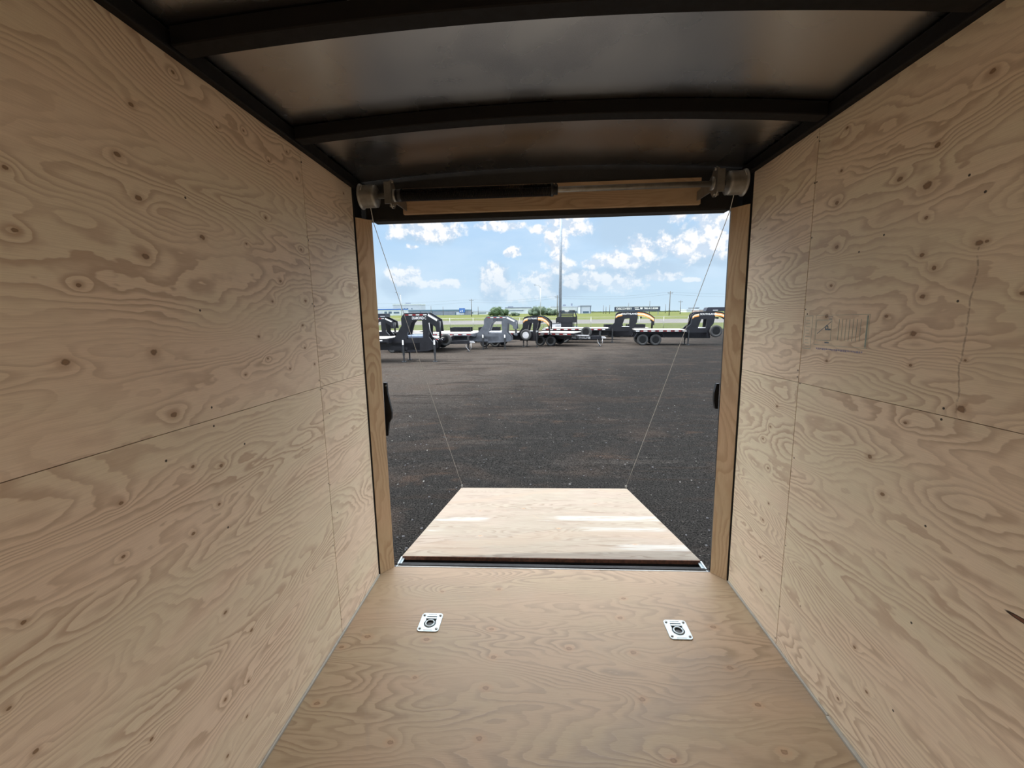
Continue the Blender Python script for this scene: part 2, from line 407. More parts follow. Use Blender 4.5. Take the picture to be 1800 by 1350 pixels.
def patches(n, c, u, v, P):
    jit = n.m('MULTIPLY', n.m('SUBTRACT', n.noise(n.xyz(u, n.m('MULTIPLY', v, 3), 0.0), 5, 3), 0.5), 0.16)
    for (x0, x1, y0, y1) in [(-0.03, 1.0, 3.30, 3.48), (-0.96, -0.47, 3.26, 3.40), (0.2, 0.95, 3.03, 3.16), (0.40, 1.02, 2.62, 2.77), (-0.95, -0.80, 2.98, 3.08)]:
        mu = n.m('MULTIPLY', n.mr(n.m('ADD', u, n.m('MULTIPLY', jit, 3.0)), x0, x0+0.16), n.mr(n.m('ADD', u, jit), x1-0.10, x1+0.02, 1.0, 0.0))
        mv = n.m('MULTIPLY', n.mr(n.m('ADD', v, n.m('MULTIPLY', jit, 0.25)), y0, y0+0.035), n.mr(n.m('ADD', v, n.m('MULTIPLY', jit, 0.25)), y1-0.035, y1, 1.0, 0.0))
        c = n.mix(n.m('MULTIPLY', n.m('MULTIPLY', n.m('MULTIPLY', mu, mv), n.mr(n.noise(n.xyz(n.m('MULTIPLY', u, 2.0), n.m('MULTIPLY', v, 24.0), 0.0), 1.5, 4, 0.6), 0.32, 0.52)), 0.72), c, (0.315, 0.313, 0.295))
    return scuffs(n, c, u, v, P)
M_ramp = plywood('plywood_ramp', 'X', 'Y', [(0.1,3.1,.009),(-.5,2.9,.008),(.62,2.75,.011),(-.2,3.7,.008),(.5,3.9,.009),(-.6,3.6,.008)], (), None, early=(0.262, 0.229, 0.194), late=(0.185, 0.147, 0.116), K=22, aspect=5.5, rough=0.75, seed=11.3, extra=patches, wild=0.8, tint=0.35, spec=0.15)
M_jamb = plywood('fir_post_board', 'Z', 'X', (), (), None, early=(0.58, 0.43, 0.285), late=(0.44, 0.30, 0.18), K=26, aspect=5.0, seed=3.3, wild=0.9, rough=0.6)
M_head = plywood('fir_header_board', 'X', 'Z', (), (), None, early=(0.50, 0.36, 0.24), late=(0.38, 0.26, 0.16), K=26, aspect=5.0, seed=6.3, wild=0.9, rough=0.6)
M_edge = simple('plywood_edge', (0.12, 0.055, 0.035), 0.8, var=0.4, scale=40)
M_blacksteel = simple('black_painted_steel', (0.010, 0.010, 0.011), 0.42, 0.0, 0.3, 20, 0.1)
M_black = simple('matte_black_steel', (0.006, 0.005, 0.005), 0.65, 0.0, 0.3, 30, spec=0.2)
M_rubber = simple('black_rubber', (0.018, 0.018, 0.019), 0.75, 0, 0.2, 20, 0.2)
M_galv = simple('galvanised_steel', (0.28, 0.27, 0.25), 0.42, 0.8, 0.15, 25)
M_cable = simple('steel_cable', (0.62, 0.60, 0.56), 0.4, 0.7, 0.1, 50)
M_zinc = simple('zinc_plated_steel', (0.50, 0.57, 0.60), 0.38, 0.5, 0.1, 30)
M_trim = simple('grey_edge_trim', (0.40, 0.385, 0.34), 0.5, 0.2, 0.1, 15)
M_dark = simple('dark_backing', (0.05, 0.025, 0.012), 0.9, 0, 0.2, 15)

def ceiling_mat():
    m = bpy.data.materials.new('ceiling_sheet'); m.use_nodes = True
    n = N(m.node_tree); b = n.n['Principled BSDF']; tc = n.new('ShaderNodeTexCoord')
    b.inputs['Metallic'].default_value = 1.0
    f = n.noise(tc.outputs['Object'], 3, 3, 0.5)
    n.put(b.inputs['Base Color'], n.mix(f, (0.50, 0.50, 0.51), (0.56, 0.56, 0.56)))
    n.put(b.inputs['Roughness'], n.mr(f, 0.3, 0.7, 0.24, 0.32))
    bp = n.new('ShaderNodeBump'); bp.inputs['Strength'].default_value = 0.05; bp.inputs['Distance'].default_value = 0.02
    n.put(bp.inputs['Height'], n.noise(tc.outputs['Object'], 1.7, 2, 0.4)); n.l.new(bp.outputs[0], b.inputs['Normal'])
    return m
M_ceil = ceiling_mat()

# ================================================================== TRAILER SHELL (trailer frame)
HW, D, H, FR = 1.035, 2.267, 2.232, -1.60                  # half width, rear wall, wall top, front wall
OW, OT = 0.967, 2.094                                      # door opening half width / top
TH = 0.012
# floor
f = MB(); f.box(-HW, HW, FR, 2.352, -0.02, 0.0); floor = inside(struct(f.build('floor', M_floor)))
m2 = MB(); m2.box(-HW-0.05, HW+0.05, FR-0.05, 2.345, -0.14, -0.021)
m2.build('floor_frame', M_blacksteel, floor)

def wall(side):
    s = -1 if side == 'left' else 1
    w = MB()
    doors = True; Y0, Y1 = -1.40, -0.34
    xo0, xo1 = sorted((s*(HW+TH), s*(HW+TH+0.03)))
    if doors:                                              # added side door opening, out of view, lets daylight in
        w.box(xo0, xo1, FR, Y0, -0.02, H+0.06); w.box(xo0, xo1, Y1, D+0.06, -0.02, H+0.06); w.box(xo0, xo1, Y0, Y1, 2.0, H+0.06)
    else: w.box(xo0, xo1, FR, D+0.06, -0.02, H+0.06)
    o = inside(struct(w.build('wall_'+side, M_dark)))
    mat = M_ply_l if side == 'left' else M_ply_r
    g = 0.0019
    for (y0, y1) in ((Y1, SU-g), (SU+g, D-0.006)):
        for (z0, z1) in ((0.006, SV-g*0.5), (SV+g*0.5, H)):
            b = MB(); xa, xb = sorted((s*HW, s*(HW+TH))); b.box(xa, xb, y0, y1, z0, z1)
            p = b.build('plywood_panel', mat, o)
    if doors:
        xa, xb = sorted((s*HW, s*(HW+TH)))
        b = MB(); b.box(xa, xb, FR, Y0, 0.006, H); b.build('plywood_panel', mat, o)
        b = MB(); b.box(xa, xb, Y0, Y1, 2.0, H); b.build('plywood_panel', mat, o)
    return o
wl, wr = wall('left'), wall('right')
# front wall behind the camera
b = MB(); b.box(-HW-0.04, HW+0.04, FR-0.03, FR, -0.02, H+0.08)
inside(struct(b.build('wall_front', plywood('plywood_front_wall', 'X', 'Z', KL[:12], (), None, seed=1.5))))
# added open side doors, unseen, folded back against the trailer's outside
M_skin = simple('black_aluminium_skin', (0.02, 0.02, 0.022), 0.35)
for s, nm in ((-1, 'added_door_1'), (1, 'added_door_2')):
    d = MB(); xa, xb = sorted((s*(HW+0.06), s*(HW+0.10))); d.box(xa, xb, -0.32, 0.72, 0.0, 2.0, bev=0.004)
    dr = inside(struct(d.build(nm, M_skin)))
    d = MB(); d.path([(s*(HW+0.06), 0.60, 1.0), (s*(HW+0.052), 0.60, 1.02), (s*(HW+0.052), 0.60, 1.14), (s*(HW+0.06), 0.60, 1.16)], 0.006); d.build('door_handle', M_galv, dr)

# floor-to-wall edge trims
def trim(side, y0, y1, w, name='trim_1'):
    s = -1 if side == 'left' else 1
    b = MB(); xa, xb = sorted((s*HW, s*(HW-w))); b.box(xa, xb, y0, y1, 0.0, 0.012, bev=0.002)
    return inside(struct(b.build(name, M_trim)))
trim('left', FR, D-0.01, 0.009, 'trim_1'); trim('right', 1.43, D-0.01, 0.008, 'trim_2'); trim('right', FR, 1.427, 0.014, 'trim_3')

# ceiling: arched sheet over black roof bows
def arch(x): return 0.047*(1-(x/HW)**2)
b = MB(); nx = 40
rows = []
for y in (FR, 0.0, 1.0, 2.36):
    rows.append([(b.b.verts.new((-HW-0.03+(2*HW+0.06)*i/nx, y, H+0.052+arch(-HW+2*HW*i/nx))), b.b.verts.new((-HW-0.03+(2*HW+0.06)*i/nx, y, H+0.056+arch(-HW+2*HW*i/nx)))) for i in range(nx+1)])
for A, B in zip(rows, rows[1:]):
    for i in range(nx):
        fa = b.b.faces.new((A[i][0], B[i][0], B[i+1][0], A[i+1][0])); fa.smooth = True
        fb = b.b.faces.new((A[i][1], A[i+1][1], B[i+1][1], B[i][1])); fb.smooth = True
ce = inside(struct(b.build('ceiling', M_ceil, fix=False)))
for y in (-1.07, -0.50, 0.06, 0.62, 1.158, 1.716):
    b = MB(); pr = None; n_ = 36; hw2 = 0.024
    for i in range(n_+1):
        x = -HW+0.03+(2*HW-0.06)*i/n_; z = H+0.004+arch(x)
        ring = [b.b.verts.new(c) for c in ((x, y-0.019+0, z+0.003), (x, y-0.016, z), (x, y+0.036, z), (x, y+0.039, z+0.003), (x, y+0.039, z+0.046), (x, y-0.019, z+0.046))]
        if pr:
            for k in range(6): b.b.faces.new((pr[k], pr[(k+1) % 6], ring[(k+1) % 6], ring[k]))
        else: b.b.faces.new(ring)
        pr = ring
    b.b.faces.new(pr[::-1])
    rb = b.build('roof_bow', M_black, ce)
for s, nm in ((-1, 'trim_4'), (1, 'trim_5')):              # black top rails along the wall tops
    b = MB(); xa, xb = sorted((s*(HW+0.02), s*(HW-0.026))); b.box(xa, xb, FR, D+0.08, H+0.001, H+0.05, bev=0.006)
    inside(struct(b.build(nm, M_black)))

# rear wall: black steel frame, angled corner boards, header
b = MB()
for s in (-1, 1):
    xa, xb = sorted((s*(HW+0.04), s*1.004)); b.box(xa, xb, 2.375, 2.44, -0.14, H+0.05)
    xa, xb = sorted((s*(HW+0.042), s*(HW-0.004))); b.box(xa, xb, D+0.004, 2.362, -0.0, H+0.05)
b.box(-1.004, 1.004, 2.362, 2.44, OT, H+0.05); b.box(-HW-0.03, HW+0.03, 2.362, 2.44, H+0.05, H+0.13)
b.box(-HW, HW, 2.345, 2.44, -0.14, -0.045)
rear = inside(struct(b.build('wall_rear', M_blacksteel)))
for s in (-1, 1):
    b = MB(); t = 0.018
    P0, P1 = Vector((s*(HW-0.006), D+0.006)), Vector((s*(OW+0.002), 2.350))
    dv = (P1-P0).normalized(); nv = Vector((dv.y*s, -dv.x*s))  # away from the room
    if nv.y < 0: nv = -nv
    pts = [P0, P1, P1+nv*t, P0+nv*t]
    lo = [b.b.verts.new((p.x, p.y, 0.001)) for p in pts]; hi = [b.b.verts.new((p.x, p.y, 2.085)) for p in pts]
    for i in range(4): b.b.faces.new((lo[i], lo[(i+1) % 4], hi[(i+1) % 4], hi[i]))
    b.b.faces.new(lo[::-1]); b.b.faces.new(hi)
    b.build('corner_board', M_jamb, rear)
b = MB(); b.box(-0.785, 0.805, 2.334, 2.3615, 2.108, 2.240, bev=0.002); b.build('header_board', M_head, rear)
b = MB(); b.box(-OW, OW, 2.358, 2.43, OT-0.014, OT); b.build('header_seal', M_rubber, rear)
# threshold: bright edge strip, then black channel
b = MB(); b.box(-0.955, 0.955, 2.352, 2.362, -0.015, 0.0015); b.build('edge_strip', M_galv, rear)
b = MB(); b.box(-0.955, 0.955, 2.362, 2.43, -0.045, -0.016, bev=0.003); b.box(-0.955, 0.955, 2.385, 2.40, -0.016, -0.006)
b.build('threshold_seal', M_rubber, rear)
# ramp-latch hardware on the outside of the rear posts
b = MB()
lx = -0.992
b.plate([(0.012, 0.165), (-0.008, 0.165), (-0.010, 0.10), (-0.03, -0.02), (-0.026, -0.06), (-0.008, -0.09), (0.004, -0.17), (0.016, -0.17)], (), 2.442, 2.462, to=lambda x, y, z: (lx-x+0.004, y, z+0.995))
o = b.build('ramp_latch', M_blacksteel); tag(inside(o), 'black steel door latch bar outside the left rear post', 'latch')
b = MB(); b.tube((lx+0.008, 2.441, 1.142), (lx+0.008, 2.436, 1.142), 0.005, 10); b.build('bolt_head', M_galv, o)
b = MB()
b.plate([(0.012, 0.10), (-0.004, 0.10), (-0.014, 0.03), (-0.014, -0.03), (-0.004, -0.10), (0.012, -0.10)], (), 2.442, 2.462, to=lambda x, y, z: (0.989+x, y, z*0.75+1.06))
tag(inside(b.build('ramp_latch', M_blacksteel)), 'small black latch catch outside the right rear post', 'latch')

# ramp door (lowered)
NY, FY, NZ, FZ = 2.474, 4.573, 0.0, -0.403
RW = 0.960
ramp = inside(empty('ramp_door', (0, NY, NZ)))
tag(ramp, 'lowered plywood rear ramp door with pale patches, hanging by two cables', 'ramp')
ang = math.atan2(FZ-NZ, FY-NY); RL = math.hypot(FZ-NZ, FY-NY)
def rp(x, t, h):                                           # ramp frame -> trailer frame relative to the empty
    return Vector((x, t*math.cos(ang)-h*math.sin(ang), t*math.sin(ang)+h*math.cos(ang)))
def ramp_box(x0, x1, t0, t1, h0, h1, name, mat):
    b = MB(); b.box(x0, x1, t0, t1, h0, h1, bev=0.001)
    for v in b.b.verts: v.co = Vector((0, NY, NZ))*0 + rp(*v.co)
    return b.build(name, mat, ramp)
# deck mesh keeps flat coords so that its grain runs across: bake the rotation on the object instead
b = MB(); b.box(-RW, RW, NY+0.004, NY+RL, -0.018, 0.0, bev=0.001)
dk = b.build('plywood_deck', M_ramp, ramp)
dk.rotation_euler = (ang, 0, 0); dk.location = -(Matrix.Rotation(ang, 3, 'X') @ Vector((0, NY, 0)))
ramp_box(-RW, RW, 0.0, RL, -0.065, -0.0185, 'ramp_frame', M_blacksteel)
ramp_box(-RW+0.002, RW-0.002, -0.004, 0.003, -0.024, -0.0005, 'ramp_edge', M_edge)
b = MB(); b.tube((-0.95, -0.03, -0.05), (0.95, -0.03, -0.05), 0.014, 12)
b.build('hinge', M_blacksteel, ramp)
for s in (-1, 1):
    b = MB()
    b.tube(rp(s*0.948, RL-0.02, 0.0), rp(s*0.948, RL-0.02, 0.035), 0.004, 8)
    b.lathe([(-0.002, 0.010), (-0.002, 0.014), (0.002, 0.014), (0.002, 0.010)], rp(s*0.948, RL-0.02, 0.03), 'Y', 16, closed=True)
    b.build('cable_eye', M_galv, ramp)
for s in (-1, 1):
    b = MB(); b.box(s*0.955-0.012, s*0.955+0.012, -0.10, -0.005, -0.018, -0.012)
    b.box(s*0.958-0.004, s*0.958+0.004, -0.09, -0.01, -0.014, 0.002); b.build('hinge_bracket', M_zinc, ramp)

# counterbalance: spring, shaft, brackets and drums
SY, SZ = 2.13, 2.145
cb = inside(empty('ramp_counterbalance', (0, SY, SZ)))
tag(cb, 'ramp counterbalance with black coil spring, steel shaft and cable drums over the doorway', 'door spring')
cbm = Vector((0, -SY, -SZ))
def cbo(b, name, mat, par=cb):
    for v in b.b.verts: v.co += cbm
    return b.build(name, mat, par)
b = MB(); b.tube((-0.93, SY, SZ), (0.93, SY, SZ), 0.0135, 20); cbo(b, 'shaft', M_galv)
b = MB(); turns = 108; pts = []
x0, x1 = -0.735, 0.025
for i in range(turns*12+1):
    a = 2*PI*i/12; pts.append((x0+(x1-x0)*i/(turns*12), SY+0.0265*math.cos(a), SZ+0.0265*math.sin(a)))
b.path(pts, 0.0035, 5); sp = cbo(b, 'coil_spring', M_black)
b = MB(); b.lathe([(x1-0.012, 0.0), (x1-0.012, 0.031), (x1, 0.031), (x1+0.004, 0.024), (x1+0.022, 0.024), (x1+0.024, 0.0)], (0, SY, SZ), 'X', 24)
for a in (0.6, 2.7): b.tube((x1+0.012, SY+0.024*math.cos(a), SZ+0.024*math.sin(a)), (x1+0.012, SY+0.038*math.cos(a), SZ+0.038*math.sin(a)), 0.005, 8)
cbo(b, 'winding_cone', M_blacksteel)
b = MB(); b.lathe([(x0-0.02, 0.0), (x0-0.02, 0.028), (x0+0.01, 0.030), (x0+0.012, 0.0)], (0, SY, SZ), 'X', 24)
cbo(b, 'anchor_cone', M_blacksteel)
for s, bx in ((-1, -0.765), (1, 0.785)):
    b = MB()
    ol = [(-0.05, 0.052), (-0.03, 0.068), (0.0, 0.062), (0.03, 0.03), (0.20, 0.022), (0.20, -0.022), (0.03, -0.03), (0.0, -0.062), (-0.03, -0.068), (-0.05, -0.05), (-0.034, -0.02), (-0.034, 0.02)]
    b.plate(ol, (), -0.003, 0.003, to=lambda x, y, z: (bx+y, SY+x, SZ+z))
    b.box(bx-0.004*s, bx+0.03*s, SY-0.052, SY-0.046, SZ-0.05, SZ+0.05)
    b.lathe([(-0.012, 0.0), (-0.012, 0.03), (0.012, 0.03), (0.012, 0.0)], (bx, SY, SZ), 'X', 20)
    for zz in (-0.055, 0.055):
        b.tube((bx-0.012, SY-0.03, SZ+zz), (bx+0.012, SY-0.03, SZ+zz), 0.007, 6)
    cbo(b, 'bearing_bracket', M_galv)
for s, xa, xb in ((-1, -0.930, -0.838), (1, 0.838, 0.925)):
    b = MB(); xs0, xs1 = (xa, xb) if s < 0 else (xb, xa); k = 1 if s < 0 else -1
    prof = [(0, 0.0), (0, 0.060), (0.004*k, 0.060), (0.006*k, 0.052)]
    for j in range(9): prof += [((0.010+j*0.007)*k, 0.0535), ((0.0135+j*0.007)*k, 0.0515)]
    prof += [(0.078*k, 0.053), (0.080*k, 0.036), (0.088*k, 0.030), (0.088*k, 0.0)]
    b.lathe(prof, (xs0, SY, SZ), 'X', 40); cbo(b, 'cable_drum', M_galv)

# lift cables from the drums to the ramp's outer corners
for s, lab in ((-1, 'thin steel lift cable on the left running down to the ramp corner'), (1, 'thin steel lift cable on the right running down to the ramp corner')):
    end = Vector((0, NY, NZ)) + rp(s*0.948, RL-0.02, 0.032)
    a0 = Vector((s*0.905, SY+0.052, SZ-0.02))
    b = MB()
    start = Vector((s*0.915, SY-0.05, SZ))
    arc = [Vector((s*0.912, SY+0.055*math.cos(t), SZ+0.055*math.sin(t))) for t in [PI*0.9, PI*0.7, PI*0.5, PI*0.3, PI*0.1, -0.1]]
    mid = Vector((s*0.942, 2.30, 2.062))
    pts = arc + [mid]
    for i in range(1, 9):
        t = i/8; q = mid.lerp(end, t); q.z -= 0.012*math.sin(PI*t); pts.append(q)
    b.path(pts, 0.0019, 6)
    tag(inside(b.build('lift_cable', M_cable)), lab, 'cable', 'ramp lift cables')

# recessed tie-down rings
def rounded(w, h, r, seg=6, cx=0, cy=0):
    o = []
    for (sx, sy, a0) in ((1, 1, 0), (-1, 1, PI/2), (-1, -1, PI), (1, -1, 1.5*PI)):
        for i in range(seg+1):
            a = a0+PI/2*i/seg; o.append((cx+sx*(w/2-r)+r*math.cos(a), cy+sy*(h/2-r)+r*math.sin(a)))
    return o
def dring(x, y, lab):
    t = inside(empty('tie_down_ring', (x, y, 0.0)))
    tag(t, lab, 'tie-down ring', 'recessed floor rings')
    b = MB()
    hole = [(0.031*math.cos(a), -0.008+0.031*math.sin(a)) for a in [PI+PI*i/14 for i in range(15)]] + [(0.026, 0.012), (0.026, 0.042), (-0.026, 0.042), (-0.026, 0.012)]
    b.plate(rounded(0.108, 0.128, 0.016), [hole], 0.0005, 0.005, to=lambda a, h, c: (a, c, h))
    b.box(-0.028, 0.028, 0.021, 0.027, 0.003, 0.0085)
    b.box(-0.022, 0.022, -0.057, -0.054, 0.004, 0.0062); b.box(-0.022, 0.022, 0.053, 0.056, 0.004, 0.0062)
    b.build('cover_plate', M_zinc, t)
    b = MB(); b.plate([(p[0]*0.99, p[1]*0.99) for p in hole], (), 0.0003, 0.0012, to=lambda a, h, c: (a, c, h)); b.build('recess_pan', M_blacksteel, t)
    b = MB(); pts = []
    for i in range(25):
        a = 2*PI*i/24; pts.append((0.0215*math.cos(a), -0.010+0.0225*math.sin(a), 0.006))
    b.path(pts, 0.0042, 8); b.build('ring', M_zinc, t)
    b = MB(); b.box(-0.024, 0.024, 0.030, 0.036, 0.0015, 0.004); b.build('pivot_bar', M_zinc, t)
    for sx in (-1, 1):
        for sy in (-1, 1):
            b = MB(); b.lathe([(0.004, 0.0065), (0.008, 0.006), (0.0095, 0.003), (0.0095, 0.0)], (sx*0.042, sy*0.047, 0), 'Z', 12)
            b.build('screw_head', M_galv, t)
dring(-0.617, 1.873, 'zinc recessed tie-down ring plate on the floor, nearer the left wall')
dring(0.617, 1.866, 'zinc recessed tie-down ring plate on the floor, nearer the right wall')

# faint grade stamp printed on the right wall's sheet
M_ink = simple('stamp_ink', (0.31, 0.36, 0.31), 0.8, 0, 0.2, 60)
M_ink2 = simple('stamp_ink_dark', (0.16, 0.20, 0.24), 0.8, 0, 0.3, 90)
M_ink3 = simple('stamp_ink_violet', (0.33, 0.30, 0.40), 0.8, 0, 0.3, 90)
XS = HW-0.0004
def inkrect(b, y0, y1, z0, z1, w=0.0016):
    for q in ((y0, y1, z0, z0+w), (y0, y1, z1-w, z1), (y0, y0+w, z0, z1), (y1-w, y1, z0, z1)):
        b.box(XS, XS+0.0002, q[0], q[1], q[2], q[3])
b = MB()
inkrect(b, 1.724, 1.772, 1.383, 1.515); inkrect(b, 1.615, 1.700, 1.420, 1.498); inkrect(b, 1.44, 1.705, 1.402, 1.516, 0.001)
for i in range(9): b.box(XS, XS+0.0002, 1.735+0.003*(i % 3), 1.762, 1.392+i*0.013, 1.3935+i*0.013)
for i in range(7):
    b.box(XS, XS+0.0002, 1.475+i*0.017, 1.477+i*0.017, 1.424, 1.500)
b.box(XS, XS+0.0002, 1.445, 1.452, 1.405, 1.512)
st = b.build('grade_stamp', M_ink, wr); st['label'] = 'faint printed grade stamp'
b = MB(); b.box(XS-0.0002, XS, 1.622, 1.645, 1.411, 1.415); b.box(XS-0.0002, XS, 1.614, 1.632, 1.500, 1.503); b.box(XS-0.0002, XS, 1.612, 1.640, 1.508, 1.510)
b.beam((XS-0.0001, 1.692, 1.445), (XS-0.0001, 1.618, 1.492), 0.0002, 0.0022)
sd = b.build('stamp_border', M_ink2, st)
tx = text_mesh('stamp_letters', 'P', 0.042, M_ink2, st, 0.0002)
tx.matrix_local = Matrix.Translation((XS-0.0002, 1.632, 1.468)) @ Matrix.Rotation(PI/2, 4, 'X') .to_4x4() @ Matrix.Identity(4)
tx.matrix_local = Matrix.Translation((XS-0.0002, 1.632, 1.468)) @ Matrix(((0, 0, -1, 0), (0, 1, 0, 0), (1, 0, 0, 0), (0, 0, 0, 1)))
b = MB(); rs = random.Random(9); y = 1.690
while y > 1.455:
    w = rs.choice((0.004, 0.006, 0.009)); b.box(XS-0.0002, XS, y-w, y, 1.384+rs.choice((0, 0.002)), 1.391); y -= w+0.003
b.build('stamp_border', M_ink3, st)

# added dome lamp behind the camera, brightens the interior
dl = inside(empty('added_dome_lamp', (0, -0.75, H+0.09)))
tag(dl, 'added round dome lamp under the ceiling, out of view towards the front wall', 'lamp')
b = MB(); b.lathe([(0.0, 0.075), (-0.012, 0.075), (-0.016, 0.068), (-0.016, 0.0)], (0, 0, 0), 'Z', 32); b.build('added_lamp_base', simple('white_plastic', (0.8, 0.8, 0.78), 0.4), dl)
me_ = bpy.data.materials.new('added_lit_lens'); me_.use_nodes = True
me_.node_tree.nodes['Principled BSDF'].inputs['Emission Color'].default_value = (1, 0.93, 0.82, 1)
me_.node_tree.nodes['Principled BSDF'].inputs['Emission Strength'].default_value = 4.0
b = MB(); b.lathe([(-0.016, 0.062), (-0.030, 0.050), (-0.036, 0.0)], (0, 0, 0), 'Z', 32); b.build('added_lamp_lens', me_, dl)
ld = bpy.data.objects.new('added_lamp_light', bpy.data.lights.new('added_lamp_light', 'AREA')); C.objects.link(ld)
ld.data.shape = 'DISK'; ld.data.size = 0.14; ld.data.energy = 4; ld.data.color = (1, 0.9, 0.76)
ld.location = (0, 0, -0.04); ld.parent = dl

# place everything built so far into the world
for o in INT:
    o.matrix_world = M @ (Matrix.LocRotScale(o.location, o.rotation_euler, o.scale))


# ================================================================== OUTDOORS
def ground_mat():
    m = bpy.data.materials.new('gravel_yard'); m.use_nodes = True
    n = N(m.node_tree); b = n.n['Principled BSDF']; tc = n.new('ShaderNodeTexCoord')
    P = tc.outputs['Object']; x, y, z = n.sep(P)
    # paler compacted gravel towards the trailers and the left, darker millings by the ramp
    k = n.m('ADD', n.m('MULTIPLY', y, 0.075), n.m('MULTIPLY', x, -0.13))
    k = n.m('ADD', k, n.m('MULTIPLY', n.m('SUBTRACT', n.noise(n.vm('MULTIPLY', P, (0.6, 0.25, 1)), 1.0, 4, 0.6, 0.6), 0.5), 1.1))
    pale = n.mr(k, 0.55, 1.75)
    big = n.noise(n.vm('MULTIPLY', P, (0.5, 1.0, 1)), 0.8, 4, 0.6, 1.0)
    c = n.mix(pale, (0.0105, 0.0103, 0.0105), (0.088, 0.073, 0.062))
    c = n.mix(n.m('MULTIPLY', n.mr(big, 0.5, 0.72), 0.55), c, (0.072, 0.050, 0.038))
    tr = n.noise(n.vm('MULTIPLY', n.vm('ADD', P, n.xyz(n.m('MULTIPLY', y, 0.6), 0.0, 0.0)), (0.35, 2.6, 1)), 1.0, 3, 0.6, 0.8)
    c = n.mix(n.mr(tr, 0.53, 0.64, 0.0, 0.75), c, (0.018, 0.0125, 0.010))
    c = n.mix(n.mr(tr, 0.28, 0.40, 0.3, 0.0), c, (0.07, 0.062, 0.055))
    mid = n.noise(P, 9, 6, 0.75)
    c = n.mix(n.mr(mid, 0.34, 0.50, 0.55, 0.0), c, (0.006, 0.0055, 0.0055))
    c = n.mix(n.mr(mid, 0.52, 0.68, 0.0, 0.32), c, (0.08, 0.072, 0.066))
    bp_ = n.noise(n.vm('MULTIPLY', P, (0.7, 1.5, 1)), 1.3, 4, 0.65, 0.5)
    c = n.mix(n.mr(bp_, 0.58, 0.70, 0.0, 0.6), c, (0.060, 0.036, 0.024))
    fine = n.noise(P, 55, 5, 0.75)
    c = n.mix(n.mr(fine, 0.38, 0.62), n.mix(0.7, c, (0.003, 0.003, 0.003)), n.mix(0.13, c, (0.20, 0.185, 0.17)))
    for sc, thr, a in ((60, 0.92, 0.3), (34, 0.975, 0.35)):
        vo = n.new('ShaderNodeTexVoronoi'); vo.inputs['Scale'].default_value = sc; n.put(vo.inputs['Vector'], P)
        s_ = n.m('MULTIPLY', n.m('GREATER_THAN', n.sep(vo.outputs['Color'])[0], thr), n.mr(vo.outputs['Distance'], 0.10, 0.26, a, 0.0))
        c = n.mix(s_, c, (0.33, 0.31, 0.28))
    n.put(b.inputs['Base Color'], c); b.inputs['Roughness'].default_value = 1.0; b.inputs['Specular IOR Level'].default_value = 0.03
    bp = n.new('ShaderNodeBump'); bp.inputs['Strength'].default_value = 0.9; bp.inputs['Distance'].default_value = 0.03
    h = n.m('ADD', n.m('MULTIPLY', fine, 0.8), n.m('MULTIPLY', n.noise(P, 7, 4, 0.6), 1.6))
    n.put(bp.inputs['Height'], h); n.l.new(bp.outputs[0], b.inputs['Normal'])
    return m
def field_mat(name, c1, c2, c3, sx=0.08, sy=0.5):
    m = bpy.data.materials.new(name); m.use_nodes = True
    n = N(m.node_tree); b = n.n['Principled BSDF']; tc = n.new('ShaderNodeTexCoord')
    P = tc.outputs['Object']
    f1 = n.noise(n.vm('MULTIPLY', P, (sx, sy*0.25, 1)), 1.0, 5, 0.65); f2 = n.noise(P, 3, 4, 0.7)
    c = n.mix(n.mr(f1, 0.35, 0.65), c1, c2); c = n.mix(n.mr(f2, 0.4, 0.7, 0.0, 0.6), c, c3)
    n.put(b.inputs['Base Color'], c); b.inputs['Roughness'].default_value = 0.95; b.inputs['Specular IOR Level'].default_value = 0.1
    return m
def strip(name, m, ys, x0, x1, nx, zf, skirt=None):
    b = MB(); rows = []
    for y in ys: rows.append([b.b.verts.new((x0+(x1-x0)*i/nx, y, zf(x0+(x1-x0)*i/nx, y))) for i in range(nx+1)])
    for A, B in zip(rows, rows[1:]):
        for i in range(nx): b.b.faces.new((A[i], A[i+1], B[i+1], B[i])).smooth = True
    return struct(b.build(name, m, fix=False))
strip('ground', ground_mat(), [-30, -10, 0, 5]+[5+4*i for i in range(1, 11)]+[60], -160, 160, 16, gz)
FZG = gz(0, 100)
strip('grass_verge', field_mat('mown_grass', (0.062, 0.078, 0.023), (0.088, 0.10, 0.03), (0.045, 0.06, 0.021)), [60, 75, 88], -420, 420, 8, lambda x, y: FZG+0.0)
strip('road', field_mat('gravel_road', (0.13, 0.125, 0.12), (0.155, 0.15, 0.145), (0.115, 0.11, 0.105)), [88, 126], -420, 420, 8, lambda x, y: FZG+0.0)
strip('grass_field', field_mat('hay_field', (0.080, 0.098, 0.027), (0.118, 0.125, 0.033), (0.058, 0.078, 0.024)), [126, 180, 260, 380, 900], -900, 900, 8, lambda x, y: FZG)

